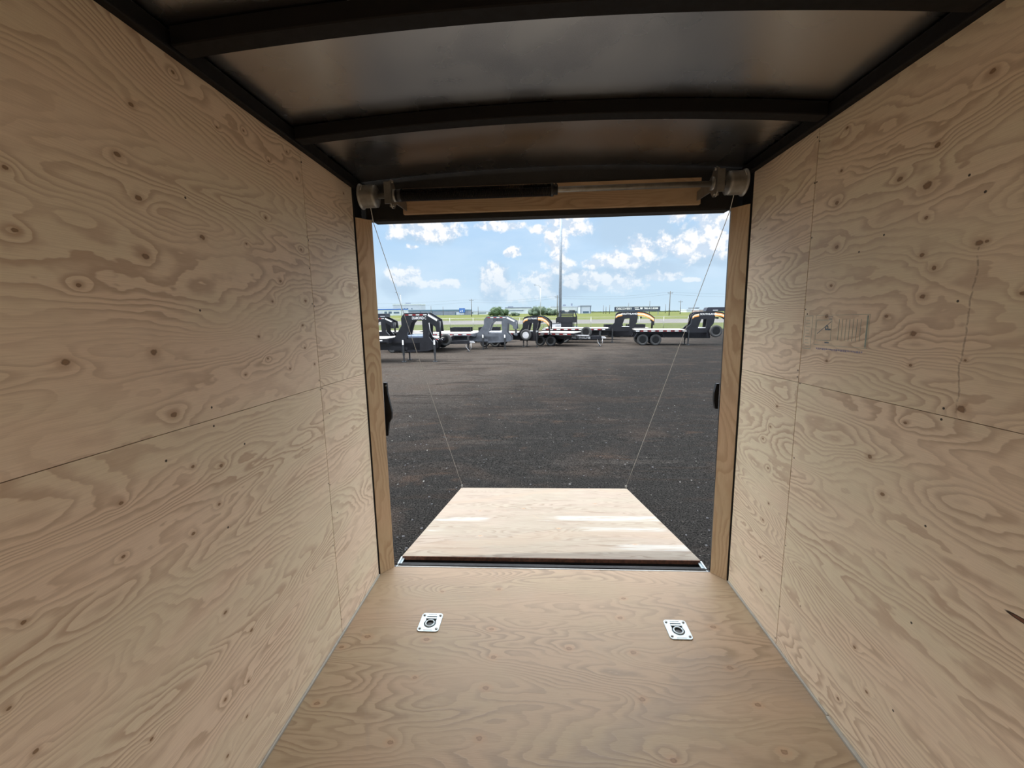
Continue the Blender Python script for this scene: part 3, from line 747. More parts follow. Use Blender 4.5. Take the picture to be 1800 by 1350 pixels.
# loose stones on the near yard (nobody could count them)
b = MB(); rs = random.Random(3)
for i in range(2200):
    y = 2.6+14*rs.random()**1.6; x = (rs.random()-0.5)*(4+y*1.1)
    if abs(x) < 1.05 and y < 4.7: continue
    r = 0.004+0.012*rs.random()**3; z = gz(x, y)
    q = bmesh.ops.create_icosphere(b.b, subdivisions=1, radius=r)
    ax = Vector((rs.uniform(.7, 1.4), rs.uniform(.7, 1.4), rs.uniform(.45, .8)))
    mi = 0 if rs.random() < 0.7 else (1 if rs.random() < 0.7 else 2)
    for v in q['verts']:
        v.co = Vector((v.co.x*ax.x, v.co.y*ax.y, v.co.z*ax.z))*(0.8+0.4*rs.random()) + Vector((x, y, z+r*0.25))
    for fc in {f for v in q['verts'] for f in v.link_faces}: fc.material_index = mi
o = b.build('loose_stones', [simple('dark_stone', (0.06, 0.06, 0.065), 0.9), simple('grey_stone', (0.085, 0.082, 0.08), 0.9), simple('pale_stone', (0.17, 0.165, 0.15), 0.9)])
tag(o, 'loose gravel stones scattered over the dark yard behind the ramp', 'gravel', kind='stuff')

M_paint = simple('black_trailer_paint', (0.012, 0.012, 0.016), 0.35, 0, 0.2, 3, spec=0.5, coat=0.3)
M_paintg = simple('grey_trailer_paint', (0.105, 0.115, 0.135), 0.4, 0, 0.15, 3, coat=0.2)
M_tire = simple('tyre_rubber', (0.042, 0.043, 0.044), 0.8, 0, 0.2, 12)
M_rimb = simple('black_rim', (0.006, 0.006, 0.006), 0.35)
M_rimw = simple('white_rim', (0.62, 0.62, 0.64), 0.4, 0.1)
M_hub = simple('hub_cap', (0.55, 0.55, 0.55), 0.35, 0.6)
M_deck = simple('deck_boards', (0.36, 0.345, 0.32), 0.8, 0, 0.15, 6)
M_white = simple('white_lettering', (0.85, 0.85, 0.85), 0.5, 0, 0.03)
M_red = simple('red_tape', (0.35, 0.02, 0.02), 0.5)
M_orange = simple('orange_stripe', (0.85, 0.33, 0.06), 0.5, 0, 0.1)
M_cream = simple('pale_stripe', (0.85, 0.66, 0.50), 0.5, 0, 0.1)
M_lid = simple('toolbox_lid', (0.30, 0.36, 0.48), 0.3, 0.6)
M_silver = simple('silver_steel', (0.6, 0.6, 0.62), 0.4, 0.5)
M_tray = simple('dark_blue_steel', (0.025, 0.027, 0.04), 0.4)
M_dgrey = simple('charcoal_steel', (0.028, 0.030, 0.033), 0.5)

def wheel(parent, x, y, z, r=0.38, w=0.23, rim=None, side=-1, name='wheel', tilt=None):
    b = MB()
    b.lathe([(-w/2, r*0.60), (-w/2, r*0.90), (-w/2+0.03, r*0.985), (-w/6, r), (w/6, r), (w/2-0.03, r*0.985), (w/2, r*0.90), (w/2, r*0.60)], (0, 0, 0), 'Y', 28, closed=True)
    t = b.build(name, M_tire, parent); t.location = (x, y, z)
    ps = parent.scale; t.scale = (ps.z/ps.x, 1.0, 1.0)          # wheels stay round
    if tilt: t.rotation_euler = tilt
    b = MB(); s = side
    b.lathe([(s*w*0.50, r*0.60), (s*w*0.44, r*0.60), (s*w*0.30, r*0.50), (s*w*0.12, r*0.42), (s*w*0.16, r*0.22), (s*w*0.16, 0.0)], (0, 0, 0), 'Y', 28)
    b.build('rim', rim or M_rimb, t)
    b = MB(); b.lathe([(s*w*0.16, r*0.16), (s*w*0.40, r*0.13), (s*w*0.42, 0.0)], (0, 0, 0), 'Y', 16); b.build('hub', M_hub, t)
    return t
def jack(parent, x, y, top, sticker=True, r=0.045, z0=0.0):
    b = MB(); b.box(x-0.05, x+0.05, y-0.05, y+0.05, z0+0.30, top); b.box(x-0.035, x+0.035, y-0.035, y+0.035, z0+0.03, 0.34+z0)
    b.box(x-0.11, x+0.11, y-0.11, y+0.11, z0, z0+0.03)
    j = b.build('jack_leg', M_dgrey, parent)
    if sticker:
        b = MB(); b.box(x-0.045, x+0.045, y-0.055, y-0.0505, top-0.24, top-0.04); b.build('sticker', M_white, j)
    return j

NECK_A = dict(outer=[(0, .84), (.62, 1.585), (.62, 1.91), (.80, 2.12), (2.08, 2.13), (2.70, 1.83), (2.77, 1.30), (2.55, 1.30), (2.50, 1.52), (2.17, 1.71), (2.12, 1.09), (2.39, .80), (2.39, .56), (1.99, .47), (.88, .43), (.88, .66), (0, .72)],
              hole=[(.88, 1.01), (.95, 1.256), (1.12, 1.67), (1.28, 1.80), (1.78, 1.80), (1.80, 1.06)])
NECK_B = dict(outer=[(0, 1.04), (.43, 1.42), (.49, 2.02), (.62, 2.16), (.95, 2.23), (2.08, 2.25), (2.55, 2.21), (2.95, 2.06), (3.3, 1.80), (3.3, 1.26), (3.18, 1.26), (3.15, 1.62), (2.80, 1.84), (2.43, 1.95), (2.13, 1.97), (2.05, 1.45), (1.85, 1.20), (1.85, .52), (0, .52)],
              hole=[(.95, 1.15), (1.16, 1.72), (1.55, 1.76), (1.52, 1.15)])

def gooseneck(px, py, hd, label, neck=NECK_A, paint=None, k=1.0, L=5.5, text=None, text_mat=None, stripe=False, spare=None,
              box='dark', deck_top=1.06, wheels=(-2.2, -3.05), jacks=(.55, 1.99), rim=None, tape=True, far_wheels=True, stack=False, sticker=True, wire=False, topbox=None):
    paint = paint or M_paint
    g = G(px, py); a = math.radians(hd)
    R2 = Matrix.Rotation(a, 3, 'Z')
    k = k if isinstance(k, tuple) else (k, k, k)
    base = g - R2 @ Vector((jacks[0]*k[0] if jacks else 0.0, -.47*k[1], 0))
    t = empty('gooseneck_trailer', base, a); t.scale = k
    tag(t, label, 'trailer')
    hole = [neck['hole']] if neck['hole'] else []
    for s in (-1, 1):
        b = MB(); b.plate(neck['outer'], hole, s*0.47-0.05, s*0.47+0.05); nf = b.build('neck_frame', paint, t)
        if s < 0: near = nf
    o_ = neck['outer']; xm = max(p[0] for p in o_)
    b = MB()
    b.box(.70, .80, -.42, .42, 1.85, 2.02); b.box(1.9, 2.0, -.42, .42, 1.90, 2.05); b.box(2.3, 2.4, -.42, .42, 1.75, 1.87)
    b.box(.1, .2, -.42, .42, .70, .85); b.box(.1, 1.9, -.42, -.36, .46, .62)
    build_split(b, 'neck_crossmember', paint, t)
    b = MB(); b.box(xm-.25, xm-.10, -.42, .42, 1.55, 1.72); b.tube((xm-.12, 0, 1.75), (xm-.12, 0, .98), .065, 16); b.lathe([(0, .10), (.14, .10), (.17, .07)], (xm-.12, 0, .84), 'Z', 18)
    b.build('coupler', paint, t)
    # deck and frame
    b = MB(); b.box(-L, 0.05, -1.22, 1.22, deck_top-.045, deck_top)
    d_ = b.build('deck', M_deck, t)
    b = MB()
    for s in (-1, 1):
        b.box(-L, 0.1, s*1.25-.03, s*1.25+.03, deck_top-.16, deck_top-.002); b.box(-L, 1.6, s*.47-.05, s*.47+.05, .52, .84)
        for i in range(int(L/0.6)): b.box(-L+.3+i*.6-.03, -L+.3+i*.6+.03, s*1.30-.012, s*1.30+.012, deck_top-.14, deck_top-.03)
    for i in range(int(L/0.8)+1): b.box(-L+i*.8, -L+i*.8+.06, -1.22, 1.22, deck_top-.13, deck_top-.05)
    b.box(-0.02, .1, -1.25, 1.25, deck_top-.2, deck_top)
    b.build('deck_frame', paint, t)
    if tape:
        b = MB()
        for i in range(int(L/0.28)): b.box(-L+i*.28, -L+i*.28+.28, -1.285, -1.2795, deck_top-.10, deck_top-.055, mi=i % 2)
        b.build('reflective_tape', [M_white, M_red], t)
    for wx in wheels:
        for s in (-1, 1):
            wheel(t, wx, s*1.0, .38, .38, .24, rim, s)
    if wheels:
        b = MB(); cx = sum(wheels)/len(wheels); hl = abs(wheels[0]-wheels[-1])/2+.5
        for s in (-1, 1):
            b.plate([(cx-hl-.12, .55), (cx-hl+.08, .86), (cx+hl-.08, .86), (cx+hl+.12, .55), (cx+hl+.09, .53), (cx+hl-.10, .82), (cx-hl+.10, .82), (cx-hl-.09, .53)], (), s*1.0-.15, s*1.0+.15)
        build_split(b, 'fender', paint, t)
        b = MB()
        for wx in wheels: b.tube((wx, -.95, .38), (wx, .95, .38), .05, 12)
        build_split(b, 'axle', paint, t)
    for jx in jacks:
        jack(t, jx, -.58, 1.0, sticker)
    if jacks: jack(t, jacks[0], .58, 1.0, False)
    if box:
        bx = MB(); bx.box(.92, 1.78, -.41, .40, .50, 1.04, bev=.01); tb = bx.build('toolbox', paint if box != 'black' else M_dgrey, t)
        bx = MB(); bx.box(.90, 1.80, -.42, .42, 1.04, 1.17, bev=.04); bx.build('toolbox_lid', M_lid if box == 'blue' else M_silver, tb)
        bx = MB(); bx.box(1.30, 1.40, -.425, -.411, .90, .98); bx.build('toolbox_latch', M_silver, tb)
    if stripe:
        b = MB(); yo = -.525; top = [(.52, 1.93), (.66, 2.04), (.98, 2.10), (2.08, 2.12), (2.52, 2.08), (2.92, 1.93), (3.26, 1.70)]
        bot = [(x, z-.10) for x, z in top]
        seg = lambda i, j: top[i:j+1]+bot[i:j+1][::-1]
        b.plate(seg(0, 2), (), yo-.002, yo+.003); b.plate(seg(3, 6), (), yo-.002, yo+.003); build_split(b, 'stripe', M_cream, t)
        b = MB(); bot2 = [(x, z-.17) for x, z in top]
        for i, j in ((0, 2), (3, 6)): b.plate(bot[i:j+1]+bot2[i:j+1][::-1], (), yo-.002, yo+.003)
        top3 = [(x, z+.05) for x, z in top]
        b.plate(top3[3:7]+[(x, z+.01) for x, z in top[3:7]][::-1], (), yo-.002, yo+.003)
        build_split(b, 'stripe', M_orange, t)
    if text:
        body, tx_, tz_, sz, wd, rot = text
        q = text_mesh('lettering', body, sz, text_mat or M_white, t, .006, wd)
        q.matrix_local = Matrix.Translation((tx_, -.527, tz_)) @ Matrix.Rotation(rot, 4, Vector((0, -1, 0))) @ Matrix.Rotation(PI/2, 4, 'X')
    if topbox:
        x0, x1, z0, z1 = topbox
        b = MB(); b.plate([(x0, z0), (x0+.10, z1-.03), (x0+.16, z1), (x1, z1), (x1, z0)], (), -.45, .45); tb2 = b.build('storage_tray', M_tray, t)
        b = MB(); b.box(x0+.5, x0+.85, -.462, -.451, z0+.03, z0+.09); b.build('tray_marking', M_silver, tb2)
    if neck is NECK_A:
        b = MB(); b.beam((2.12, -.525, 2.04), (2.62, -.525, 1.80), .004, .09); b.build('neck_stripe', M_white, t)
        b = MB()
        for i in range(6): b.box(.85+i*.2, .85+i*.2+.2, -.524, -.5195, 2.02, 2.06, mi=1-i % 2)
        b.build('reflective_tape', [M_white, M_red], t)
    if spare:
        sx, sy, sz_, rm = spare
        wheel(t, sx, sy, sz_, .40, .22, rm, -1, 'spare_wheel')
        b = MB(); b.box(sx-.04, sx+.04, sy+.1, sy+.35, sz_-.05, sz_+.05); b.build('spare_carrier', paint, t)
    if wire:
        b = MB(); b.path([(2.15, -.50, 1.75), (2.2, -.53, 1.4), (2.35, -.55, 1.1), (2.6, -.5, 1.0)], .018, 6); b.build('safety_chain', M_silver, t)
    return t

gooseneck(645, 608, -2, 'black gooseneck trailer half hidden behind the left doorway post', topbox=(1.25, 2.15, 2.135, 2.40), k=1.0, L=5, box=None, jacks=(.55,), spare=None)
gooseneck(711.5, 636, 1, 'black gooseneck trailer with blue toolbox lid and white lettering, nearest on the left', k=(.85, .82, 1.08), L=5.0, box='blue', jacks=(.68, 2.43), text=('DIAMOND C', 1.62, 1.90, .17, .78, 0), wheels=(-2.6, -3.5), wire=True)
gooseneck(850, 614, -6, 'grey gooseneck trailer standing between two black ones', paint=M_paintg, k=(1.0, .76, 1.0), L=4.6, box='grey', text=('DIAMOND', 1.55, 1.90, .14, .62, 0), text_mat=M_dgrey, wheels=(-2.6, -3.5))
gooseneck(921, 610, -14, 'black gooseneck trailer with white spare wheel and orange striped neck', neck=NECK_B, k=(.66, .80, .95), L=4.2, stripe=True, text=('SOUTHLAND', 1.50, 2.06, .15, .95, 0), spare=(.90, -.85, .90, M_rimw), wheels=(-2.4, -3.6), sticker=False)
gooseneck(1076, 602.4, -10, 'black gooseneck trailer with orange stripe below the dark billboard', neck=NECK_B, k=(1.03, .9, 1.08), L=5.0, stripe=True, text=('SOUTHLAND', 1.50, 2.07, .17, 1.15, 0), box='black', jacks=(.3,), wheels=(-3.3, -4.2), sticker=False)
gooseneck(1208.5, 606.4, -6, 'black tandem gooseneck trailer with striped neck cut off by the right doorway post', topbox=(1.45, 3.0, 2.26, 2.52), neck=NECK_B, k=(.93, .86, 1.04), L=3.65, stripe=True, text=('SOUTHLAND', 1.62, 2.07, .17, 1.15, 0), box='black', jacks=(.3,), wheels=(-2.15, -3.10), rim=M_rimb, spare=(2.15, -.85, .95, M_rimb), sticker=False)

def tag_along(px, py, hd, label, k=1.0, L=4.6, text=None, spare=None, fx=1.35, deck_top=.95, wheels=(-2.4, -3.3), rails=False, white_line=False, ext=0.0):
    """deckover trailer pulled by a low A-shaped tongue; (px,py) is the tongue jack's foot"""
    g = G(px, py); a = math.radians(hd)
    base = g - Matrix.Rotation(a, 3, 'Z') @ Vector((fx*k, 0, 0))
    t = empty('flatbed_trailer', base, a); t.scale = (k, k, k); tag(t, label, 'trailer')
    b = MB(); b.box(-L, 0, -1.2, 1.2, deck_top-.04, deck_top); b.build('deck', M_deck, t)
    b = MB()
    for s in (-1, 1):
        b.box(-L, .03, s*1.23-.03, s*1.23+.03, deck_top-.15, deck_top-.002)
        b.box(-L+.1, ext, s*.5-.05, s*.5+.05, .50, .72)
        b.beam((ext, s*.5, .61), (fx+.1, s*.05, .61), .10, .20)
        b.box(-.08, .02, s*.5-.05, s*.5+.05, .60, deck_top-.04)
    b.box(-.03, .05, -1.23, 1.23, deck_top-.18, deck_top)
    for i in range(int(L/.8)+1): b.box(-L+i*.78, -L+i*.78+.06, -1.2, 1.2, deck_top-.14, deck_top-.045)
    b.build('frame', M_paint, t)
    b = MB(); b.box(fx+.05, fx+.35, -.06, .06, .56, .68); b.lathe([(0, .05), (.05, .06), (.09, .03)], (fx+.38, 0, .54), 'Z', 14); b.build('coupler', M_silver, t)
    j = jack(t, fx, 0, 1.02, False)
    b = MB(); b.tube((fx, .05, .98), (fx, .30, .98), .012, 8); b.build('jack_crank', M_silver, j)
    b = MB(); b.path([(fx+.2, -.08, .54), (fx+.22, -.12, .25), (fx+.1, -.16, .06), (fx-.1, -.14, .3), (fx-.15, -.10, .52)], .014, 6)
    b.build('safety_chain', M_silver, t)
    for wx in wheels:
        for s in (-1, 1): wheel(t, wx, s*.98, .37, .37, .22, M_rimb, s)
    b = MB()
    for wx in wheels: b.tube((wx, -.95, .37), (wx, .95, .37), .05, 12)
    build_split(b, 'axle', M_paint, t)
    b = MB()
    for i in range(int(L/.28)): b.box(-L+i*.28, -L+i*.28+.28, -1.266, -1.2595, deck_top-.11, deck_top-.06, mi=i % 2)
    b.build('reflective_tape', [M_white, M_red], t)
    if white_line:
        b = MB(); b.box(-2.0, .9, -.70, -.555, .725, .80); b.build('ramp_rail', M_silver, t)
    if text:
        body, tx_, tz_, sz, wd = text
        q = text_mesh('lettering', body, sz, M_white, t, .006, wd)
        q.matrix_local = Matrix.Translation((tx_, -.557, tz_)) @ Matrix.Rotation(PI/2, 4, 'X')
    if spare:
        wheel(t, spare[0], spare[1], spare[2], .38, .22, spare[3], -1, 'spare_wheel')
        b = MB(); b.box(spare[0]-.04, spare[0]+.04, spare[1]+.1, spare[1]+.4, spare[2]-.05, spare[2]+.05); b.build('spare_carrier', M_paint, t)
    return t
tag_along(823.5, 618, -5, 'black flatbed trailer with upright black spare wheel, between the two toolbox trailers', k=.95, L=4.2, spare=(-.0, -.62, .80, M_rimb), fx=1.3, wheels=(-2.6, -3.4))
tag_along(1054, 608.6, -22, 'low black flatbed trailer with white side lettering and tongue jack, centre of the row', k=1.0, L=3.0, text=('ABS / BASELINE', .30, .61, .19, 1.35), spare=(.60, -.25, .98, M_rimb), ext=1.0, fx=1.5, wheels=(-1.75, -2.55), white_line=True)

# trailers further back seen between the nearer ones
def plain_deck(px, py, hd, L, label, ramps=True):
    g = G(px, py); t = empty('flatbed_trailer', g, math.radians(hd)); tag(t, label, 'trailer')
    b = MB(); b.box(0, L, -1.2, 1.2, .86, .92); b.build('deck', M_deck, t)
    b = MB()
    for s in (-1, 1): b.box(0, L, s*1.22-.04, s*1.22+.04, .72, .90); b.box(.2, L-.2, s*.5-.05, s*.5+.05, .52, .72)
    for i in range(int(L/.6)): b.box(.25+i*.6, .31+i*.6, -1.3, -1.24, .76, .90)
    b.build('frame', M_paint, t)
    for wx in (L*.35, L*.35+.9):
        for s in (-1, 1): wheel(t, wx, s*.95, .37, .37, .22, M_rimb, s)
    b = MB()
    for wx in (L*.35, L*.35+.9): b.tube((wx, -.9, .37), (wx, .9, .37), .05, 12)
    build_split(b, 'axle', M_paint, t)
    if ramps:
        b = MB()
        for x0 in (L*.22, L*.62):
            for i in range(6): b.box(x0+i*.3, x0+i*.3+.08, -1.0, -.2, .921, 1.25)
            b.box(x0-.05, x0+1.7, -1.02, -.96, .921, 1.27); b.box(x0-.05, x0+1.7, -.24, -.18, .921, 1.27)
        b.build('folding_ramp', M_paint, t)
    return t
plain_deck(772, 601, -3, 6.0, 'black flatbed trailer with folding ramps on deck, behind the black spare wheel')
plain_deck(958, 597, -4, 6.5, 'long black flatbed trailer parked behind the lettered one', False)
plain_deck(1040, 592, 0, 5.5, 'far black flatbed trailer with raised ramps, left of the billboard trailer')
plain_deck(640, 600, -4, 5.5, 'black flatbed trailer seen through the leftmost neck', False)

# truck flatbed body with headache rack
def truck_bed():
    g = G(996, 597); t = empty('truck_flatbed', g, math.radians(-6)); tag(t, 'black truck flatbed body with slatted headache rack, resting on a flatbed trailer', 'truck bed')
    b = MB(); b.box(-1.0, 1.0, -.3, 2.2, 1.05, 1.15); b.box(-.45, -.35, -.2, 2.1, .97, 1.05); b.box(.35, .45, -.2, 2.1, .97, 1.05); b.build('bed', M_paint, t)
    b = MB()
    for x in (-.8, .72):
        for y in (-.2, 1.0): b.box(x, x+.08, y, y+.08, .921, 1.05)
    build_split(b, 'stand', M_paint, t)
    z0, z1, z2 = 1.15, 1.85, 2.62
    b = MB(); b.plate([(-.98, 1.55), (.92, 1.55), (.92, 2.05), (.70, z2), (-.62, z2), (-.86, 2.02), (-.98, 1.9)],
                      [[(-.52, 2.06), (-.52, 2.52), (.52, 2.52), (.52, 2.06)], [(-.78, 2.06), (-.60, 2.52), (-.58, 2.52), (-.58, 2.06)], [(.60, 2.06), (.60, 2.5), (.64, 2.5), (.80, 2.06)]], -.30, -.24)
    for x in (-.92, -.66, .60, .86): b.box(x, x+.07, -.30, -.24, z0, 1.56)
    b.box(-.55, .55, -.28, -.26, z0, 1.55)
    b.build('headache_rack', M_paint, t)
    b = MB()
    for i in range(4): b.box(-.52, .52, -.29, -.25, 2.10+i*.1, 2.172+i*.1)
    b.build('rack_slats', M_paint, t)
    b = MB(); b.box(-.2, .2, -.31, -.301, 2.555, 2.60); b.build('reflective_tape', M_white, t)
truck_bed()
def cabinet(px, py, w, d, h, lab, z0):
    g = G(px, py); t = empty('storage_box', g, math.radians(-6)); tag(t, lab, 'box')
    b = MB(); b.box(-w/2, w/2, 0, d, z0, z0+h, bev=.02); b.build('box_body', M_rimw, t)
    b = MB(); b.box(-w/2, w/2, -.02, d+.02, z0+h, z0+h+.05, bev=.01); b.build('box_lid', M_paint, t)
    b = MB(); b.box(.05, w/2-.06, -.012, 0.0, z0+.06, z0+h-.08); b.build('box_door', M_silver, t)
    b = MB(); b.box(-w/2+.05, -w/2+.12, .05, d-.05, .921, z0); b.box(w/2-.12, w/2-.05, .05, d-.05, .921, z0); build_split(b, 'box_stand', M_paint, t)
cabinet(976, 598, .95, .6, .45, 'white storage box on low feet, left of the truck flatbed', 1.0)

# ------------------------------------------------------------------ fence along the yard
M_post = simple('fence_post', (0.42, 0.42, 0.40), 0.5, 0.4)
fy = 62.0
fz = gz(0, fy)
fn = empty('chain_link_fence', (0, fy, fz)); tag(fn, 'grey chain link fence between the yard and the road', 'fence')
for i in range(-14, 16):
    b = MB(); b.tube((i*3.5+1.0, 0, 0), (i*3.5+1.0, 0, 1.75), .035, 8); b.lathe([(0, .045), (.04, .03), (.05, 0)], (i*3.5+1.0, 0, 1.75), 'Z', 8)
    b.build('fence_post', M_post, fn)
b = MB(); b.tube((-48, 0, 1.72), (53.5, 0, 1.72), .025, 6); b.build('top_rail', M_post, fn)
b = MB(); k_ = 0.14
for i in range(int(100/k_)):
    x = -48+i*k_
    b.beam((x, .02, .05), (x+1.6*.6, .02, 1.65), .006, .006); b.beam((x+1.6*.6, .03, .05), (x, .03, 1.65), .006, .006)
b.build('wire_mesh', M_post, fn, fix=False)

# ------------------------------------------------------------------ far background
FG = FZG
def far(px, Y): p = at(px, 548, Y); return Vector((p.x, Y, FG))
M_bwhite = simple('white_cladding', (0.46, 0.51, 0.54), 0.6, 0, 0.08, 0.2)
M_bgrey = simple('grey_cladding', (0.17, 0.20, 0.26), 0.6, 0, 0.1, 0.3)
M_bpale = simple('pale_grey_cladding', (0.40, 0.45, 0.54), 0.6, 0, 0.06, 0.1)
M_bblue = simple('blue_panel', (0.06, 0.15, 0.42), 0.5)
M_bdark = simple('dark_panel', (0.035, 0.045, 0.075), 0.5)
M_glass = simple('window_glass', (0.08, 0.12, 0.17), 0.1)
def building(px0, px1, pytop, Y, lab, mat, roofm, depth=20, wins=(), doors=(), roofs=(), cat='building'):
    p0, p1 = far(px0, Y), far(px1, Y); top = at((px0+px1)/2, pytop, Y).z-FG; w = p1.x-p0.x
    t = empty('building', ((p0.x+p1.x)/2, Y, FG)); tag(t, lab, cat)
    b = MB(); b.box(-w/2, w/2, 0, depth, 0, top); b.build('wall', mat, t)
    b = MB(); b.box(-w/2-.2, w/2+.2, -.2, depth+.2, top-.9, top+.15); b.build('roof_trim', roofm, t)
    for (a, c, z0, z1) in wins:
        b = MB(); b.box(-w/2+a*w, -w/2+c*w, -.12, .05, z0*top, z1*top); b.build('window', M_glass, t)
    for (a, c, z0, z1) in doors:
        b = MB(); b.box(-w/2+a*w, -w/2+c*w, -.10, .05, z0*top, z1*top); b.build('overhead_door', M_bpale, t)
    for (a, c, h) in roofs:
        b = MB(); b.box(-w/2+a*w, -w/2+c*w, 2, 6, top+.151, top+h); b.build('roof_unit', M_bgrey, t)
    return t
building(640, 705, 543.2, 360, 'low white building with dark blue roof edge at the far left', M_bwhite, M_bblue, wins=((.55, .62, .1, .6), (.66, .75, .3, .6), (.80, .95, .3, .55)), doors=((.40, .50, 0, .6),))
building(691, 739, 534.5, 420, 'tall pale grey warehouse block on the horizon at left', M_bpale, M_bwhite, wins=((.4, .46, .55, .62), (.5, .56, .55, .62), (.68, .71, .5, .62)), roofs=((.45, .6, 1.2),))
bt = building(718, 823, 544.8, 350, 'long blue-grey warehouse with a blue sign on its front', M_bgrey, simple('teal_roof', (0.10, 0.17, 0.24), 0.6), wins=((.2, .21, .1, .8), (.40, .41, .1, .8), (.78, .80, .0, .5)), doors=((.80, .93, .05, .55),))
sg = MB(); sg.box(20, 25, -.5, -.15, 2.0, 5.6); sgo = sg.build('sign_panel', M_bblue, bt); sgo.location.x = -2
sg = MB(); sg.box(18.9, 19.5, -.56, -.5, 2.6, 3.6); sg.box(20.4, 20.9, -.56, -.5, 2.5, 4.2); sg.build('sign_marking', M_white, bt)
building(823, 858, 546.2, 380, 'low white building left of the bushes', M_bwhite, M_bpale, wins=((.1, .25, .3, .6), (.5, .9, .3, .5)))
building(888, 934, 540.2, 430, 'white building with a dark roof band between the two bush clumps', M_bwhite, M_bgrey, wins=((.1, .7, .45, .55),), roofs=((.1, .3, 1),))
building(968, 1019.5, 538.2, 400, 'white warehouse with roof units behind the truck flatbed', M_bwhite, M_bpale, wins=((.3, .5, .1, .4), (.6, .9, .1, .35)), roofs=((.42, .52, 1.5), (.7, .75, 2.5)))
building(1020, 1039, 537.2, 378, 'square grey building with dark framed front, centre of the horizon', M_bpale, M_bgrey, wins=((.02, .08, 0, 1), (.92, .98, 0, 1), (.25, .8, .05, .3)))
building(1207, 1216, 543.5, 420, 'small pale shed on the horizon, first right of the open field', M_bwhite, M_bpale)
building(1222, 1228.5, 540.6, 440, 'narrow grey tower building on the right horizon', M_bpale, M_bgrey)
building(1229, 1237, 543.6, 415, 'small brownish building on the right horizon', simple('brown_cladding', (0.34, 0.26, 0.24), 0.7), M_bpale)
# dark long sign on a trailer-like base
Yb = 250
p0, p1 = far(1080, Yb), far(1160, Yb); w = p1.x-p0.x; zt = at(1120, 539.2, Yb).z-FG; zb = at(1120, 547.0, Yb).z-FG
t = empty('billboard', ((p0.x+p1.x)/2, Yb, FG)); tag(t, 'long dark billboard with white lettering and phone number on the horizon', 'sign')
b = MB(); b.box(-w/2, w/2, -.2, .4, zb, zt); b.build('panel', M_bdark, t)
b = MB(); b.box(-w/2+.1, w/2, -.25, .45, zt, zt+.22); b.build('panel_cap', M_bwhite, t)
b = MB()
for i in range(5): b.box(-w/2+1+i*(w-2)/4-.15, -w/2+1+i*(w-2)/4+.15, 0, .3, 0, zb)
build_split(b, 'support_post', M_bgrey, t)
hh = (zt-zb)
for body, cx, cz, sz, wd in (('DISCOVERY', -.29, .55, hh*.66, w*.34), ('780.413.8288', .30, .60, hh*.56, w*.31)):
    q = text_mesh('lettering', body, sz, M_white, t, .05, wd)
    q.matrix_local = Matrix.Translation((cx*w, -.24, zb+cz*hh)) @ Matrix.Rotation(PI/2, 4, 'X')
b = MB()
for x0, x1, z in ((-.06, .03, .72), (-.05, .05, .42), (.06, .12, .74), (.065, .115, .52)): b.box(x0*w, x1*w, -.26, -.2, zb+(z-.07)*hh, zb+(z+.07)*hh)
b.build('small_lettering', M_white, t)

# poles
M_polem = simple('painted_pole', (0.36, 0.41, 0.46), 0.5, 0.3)
M_wood = simple('weathered_pole', (0.10, 0.09, 0.08), 0.9)
M_pwhite = simple('white_pole', (0.36, 0.38, 0.40), 0.5, 0.2)
def tall_pole():
    Y = 47.0; p = at(984.5, 560, Y); g = gz(p.x, Y)
    t = empty('yard_light_pole', (p.x, Y, g)); tag(t, 'tall grey steel pole rising behind the truck flatbed out of the doorway', 'pole')
    b = MB(); b.tube((0, 0, 0), (0, 0, 19), .17, 20, .11); b.lathe([(0, .30), (.04, .30), (.05, .18), (.3, .175)], (0, 0, 0), 'Z', 20); b.build('shaft', M_polem, t)
    b = MB(); b.box(-.9, .9, -.08, .08, 19.0, 19.14)
    for x in (-.8, 0, .8): b.box(x-.25, x+.25, -.3, .25, 19.14, 19.34)
    b.build('lamp_head', M_dgrey, t)
tall_pole()
def street_light(px, Y, pytop, lab, arm=-1):
    g = far(px, Y); h = at(px, pytop, Y).z-FG
    t = empty('street_light', g); tag(t, lab, 'street light')
    b = MB(); b.tube((0, 0, 0), (0, 0, h-1.0), .16, 12, .10)
    b.path([(0, 0, h-1.2), (arm*.15, 0, h-.5), (arm*.7, 0, h-.1), (arm*1.6, 0, h)], .07, 8); b.build('pole_shaft', M_pwhite, t)
    b = MB(); b.box(arm*2.3 if arm < 0 else 1.5, arm*1.5 if arm < 0 else 2.3, -.15, .15, h-.08, h+.08); b.build('lamp_head', M_bgrey, t)
street_light(950, 150, 501, 'white curved-arm street light in front of the bushes')
street_light(706, 170, 514, 'thin curved-arm street light above the left warehouse')
wires = []
def power_pole(px, Y, pytop, lab, arms=True):
    g = far(px, Y); h = at(px, pytop, Y).z-FG
    t = empty('power_pole', g); tag(t, lab, 'power pole', 'power poles on the horizon')
    b = MB(); b.tube((0, 0, 0), (0, 0, h), .22, 10, .14); b.build('pole_shaft', M_wood, t)
    if arms:
        b = MB(); b.box(-1.2, 1.2, -.08, .08, h-.9, h-.72)
        for x in (-1.05, 0, 1.05): b.tube((x, 0, h-.72), (x, 0, h-.45), .07, 6)
        b.build('crossarm', M_wood, t)
    return g, h
W1 = [power_pole(626, 240, 524, 'wooden power pole hidden left of the doorway post', True)] if False else []
w1 = [power_pole(829, 230, 525.5, 'dark wooden power pole left of the bushes'),
      power_pole(979.5, 200, 519, 'dark wooden power pole just left of the tall steel pole'),
      power_pole(1176.5, 200, 512, 'tallest dark power pole right of the billboard')]
power_pole(1195.5, 260, 528, 'shorter dark power pole standing right of the tallest one')
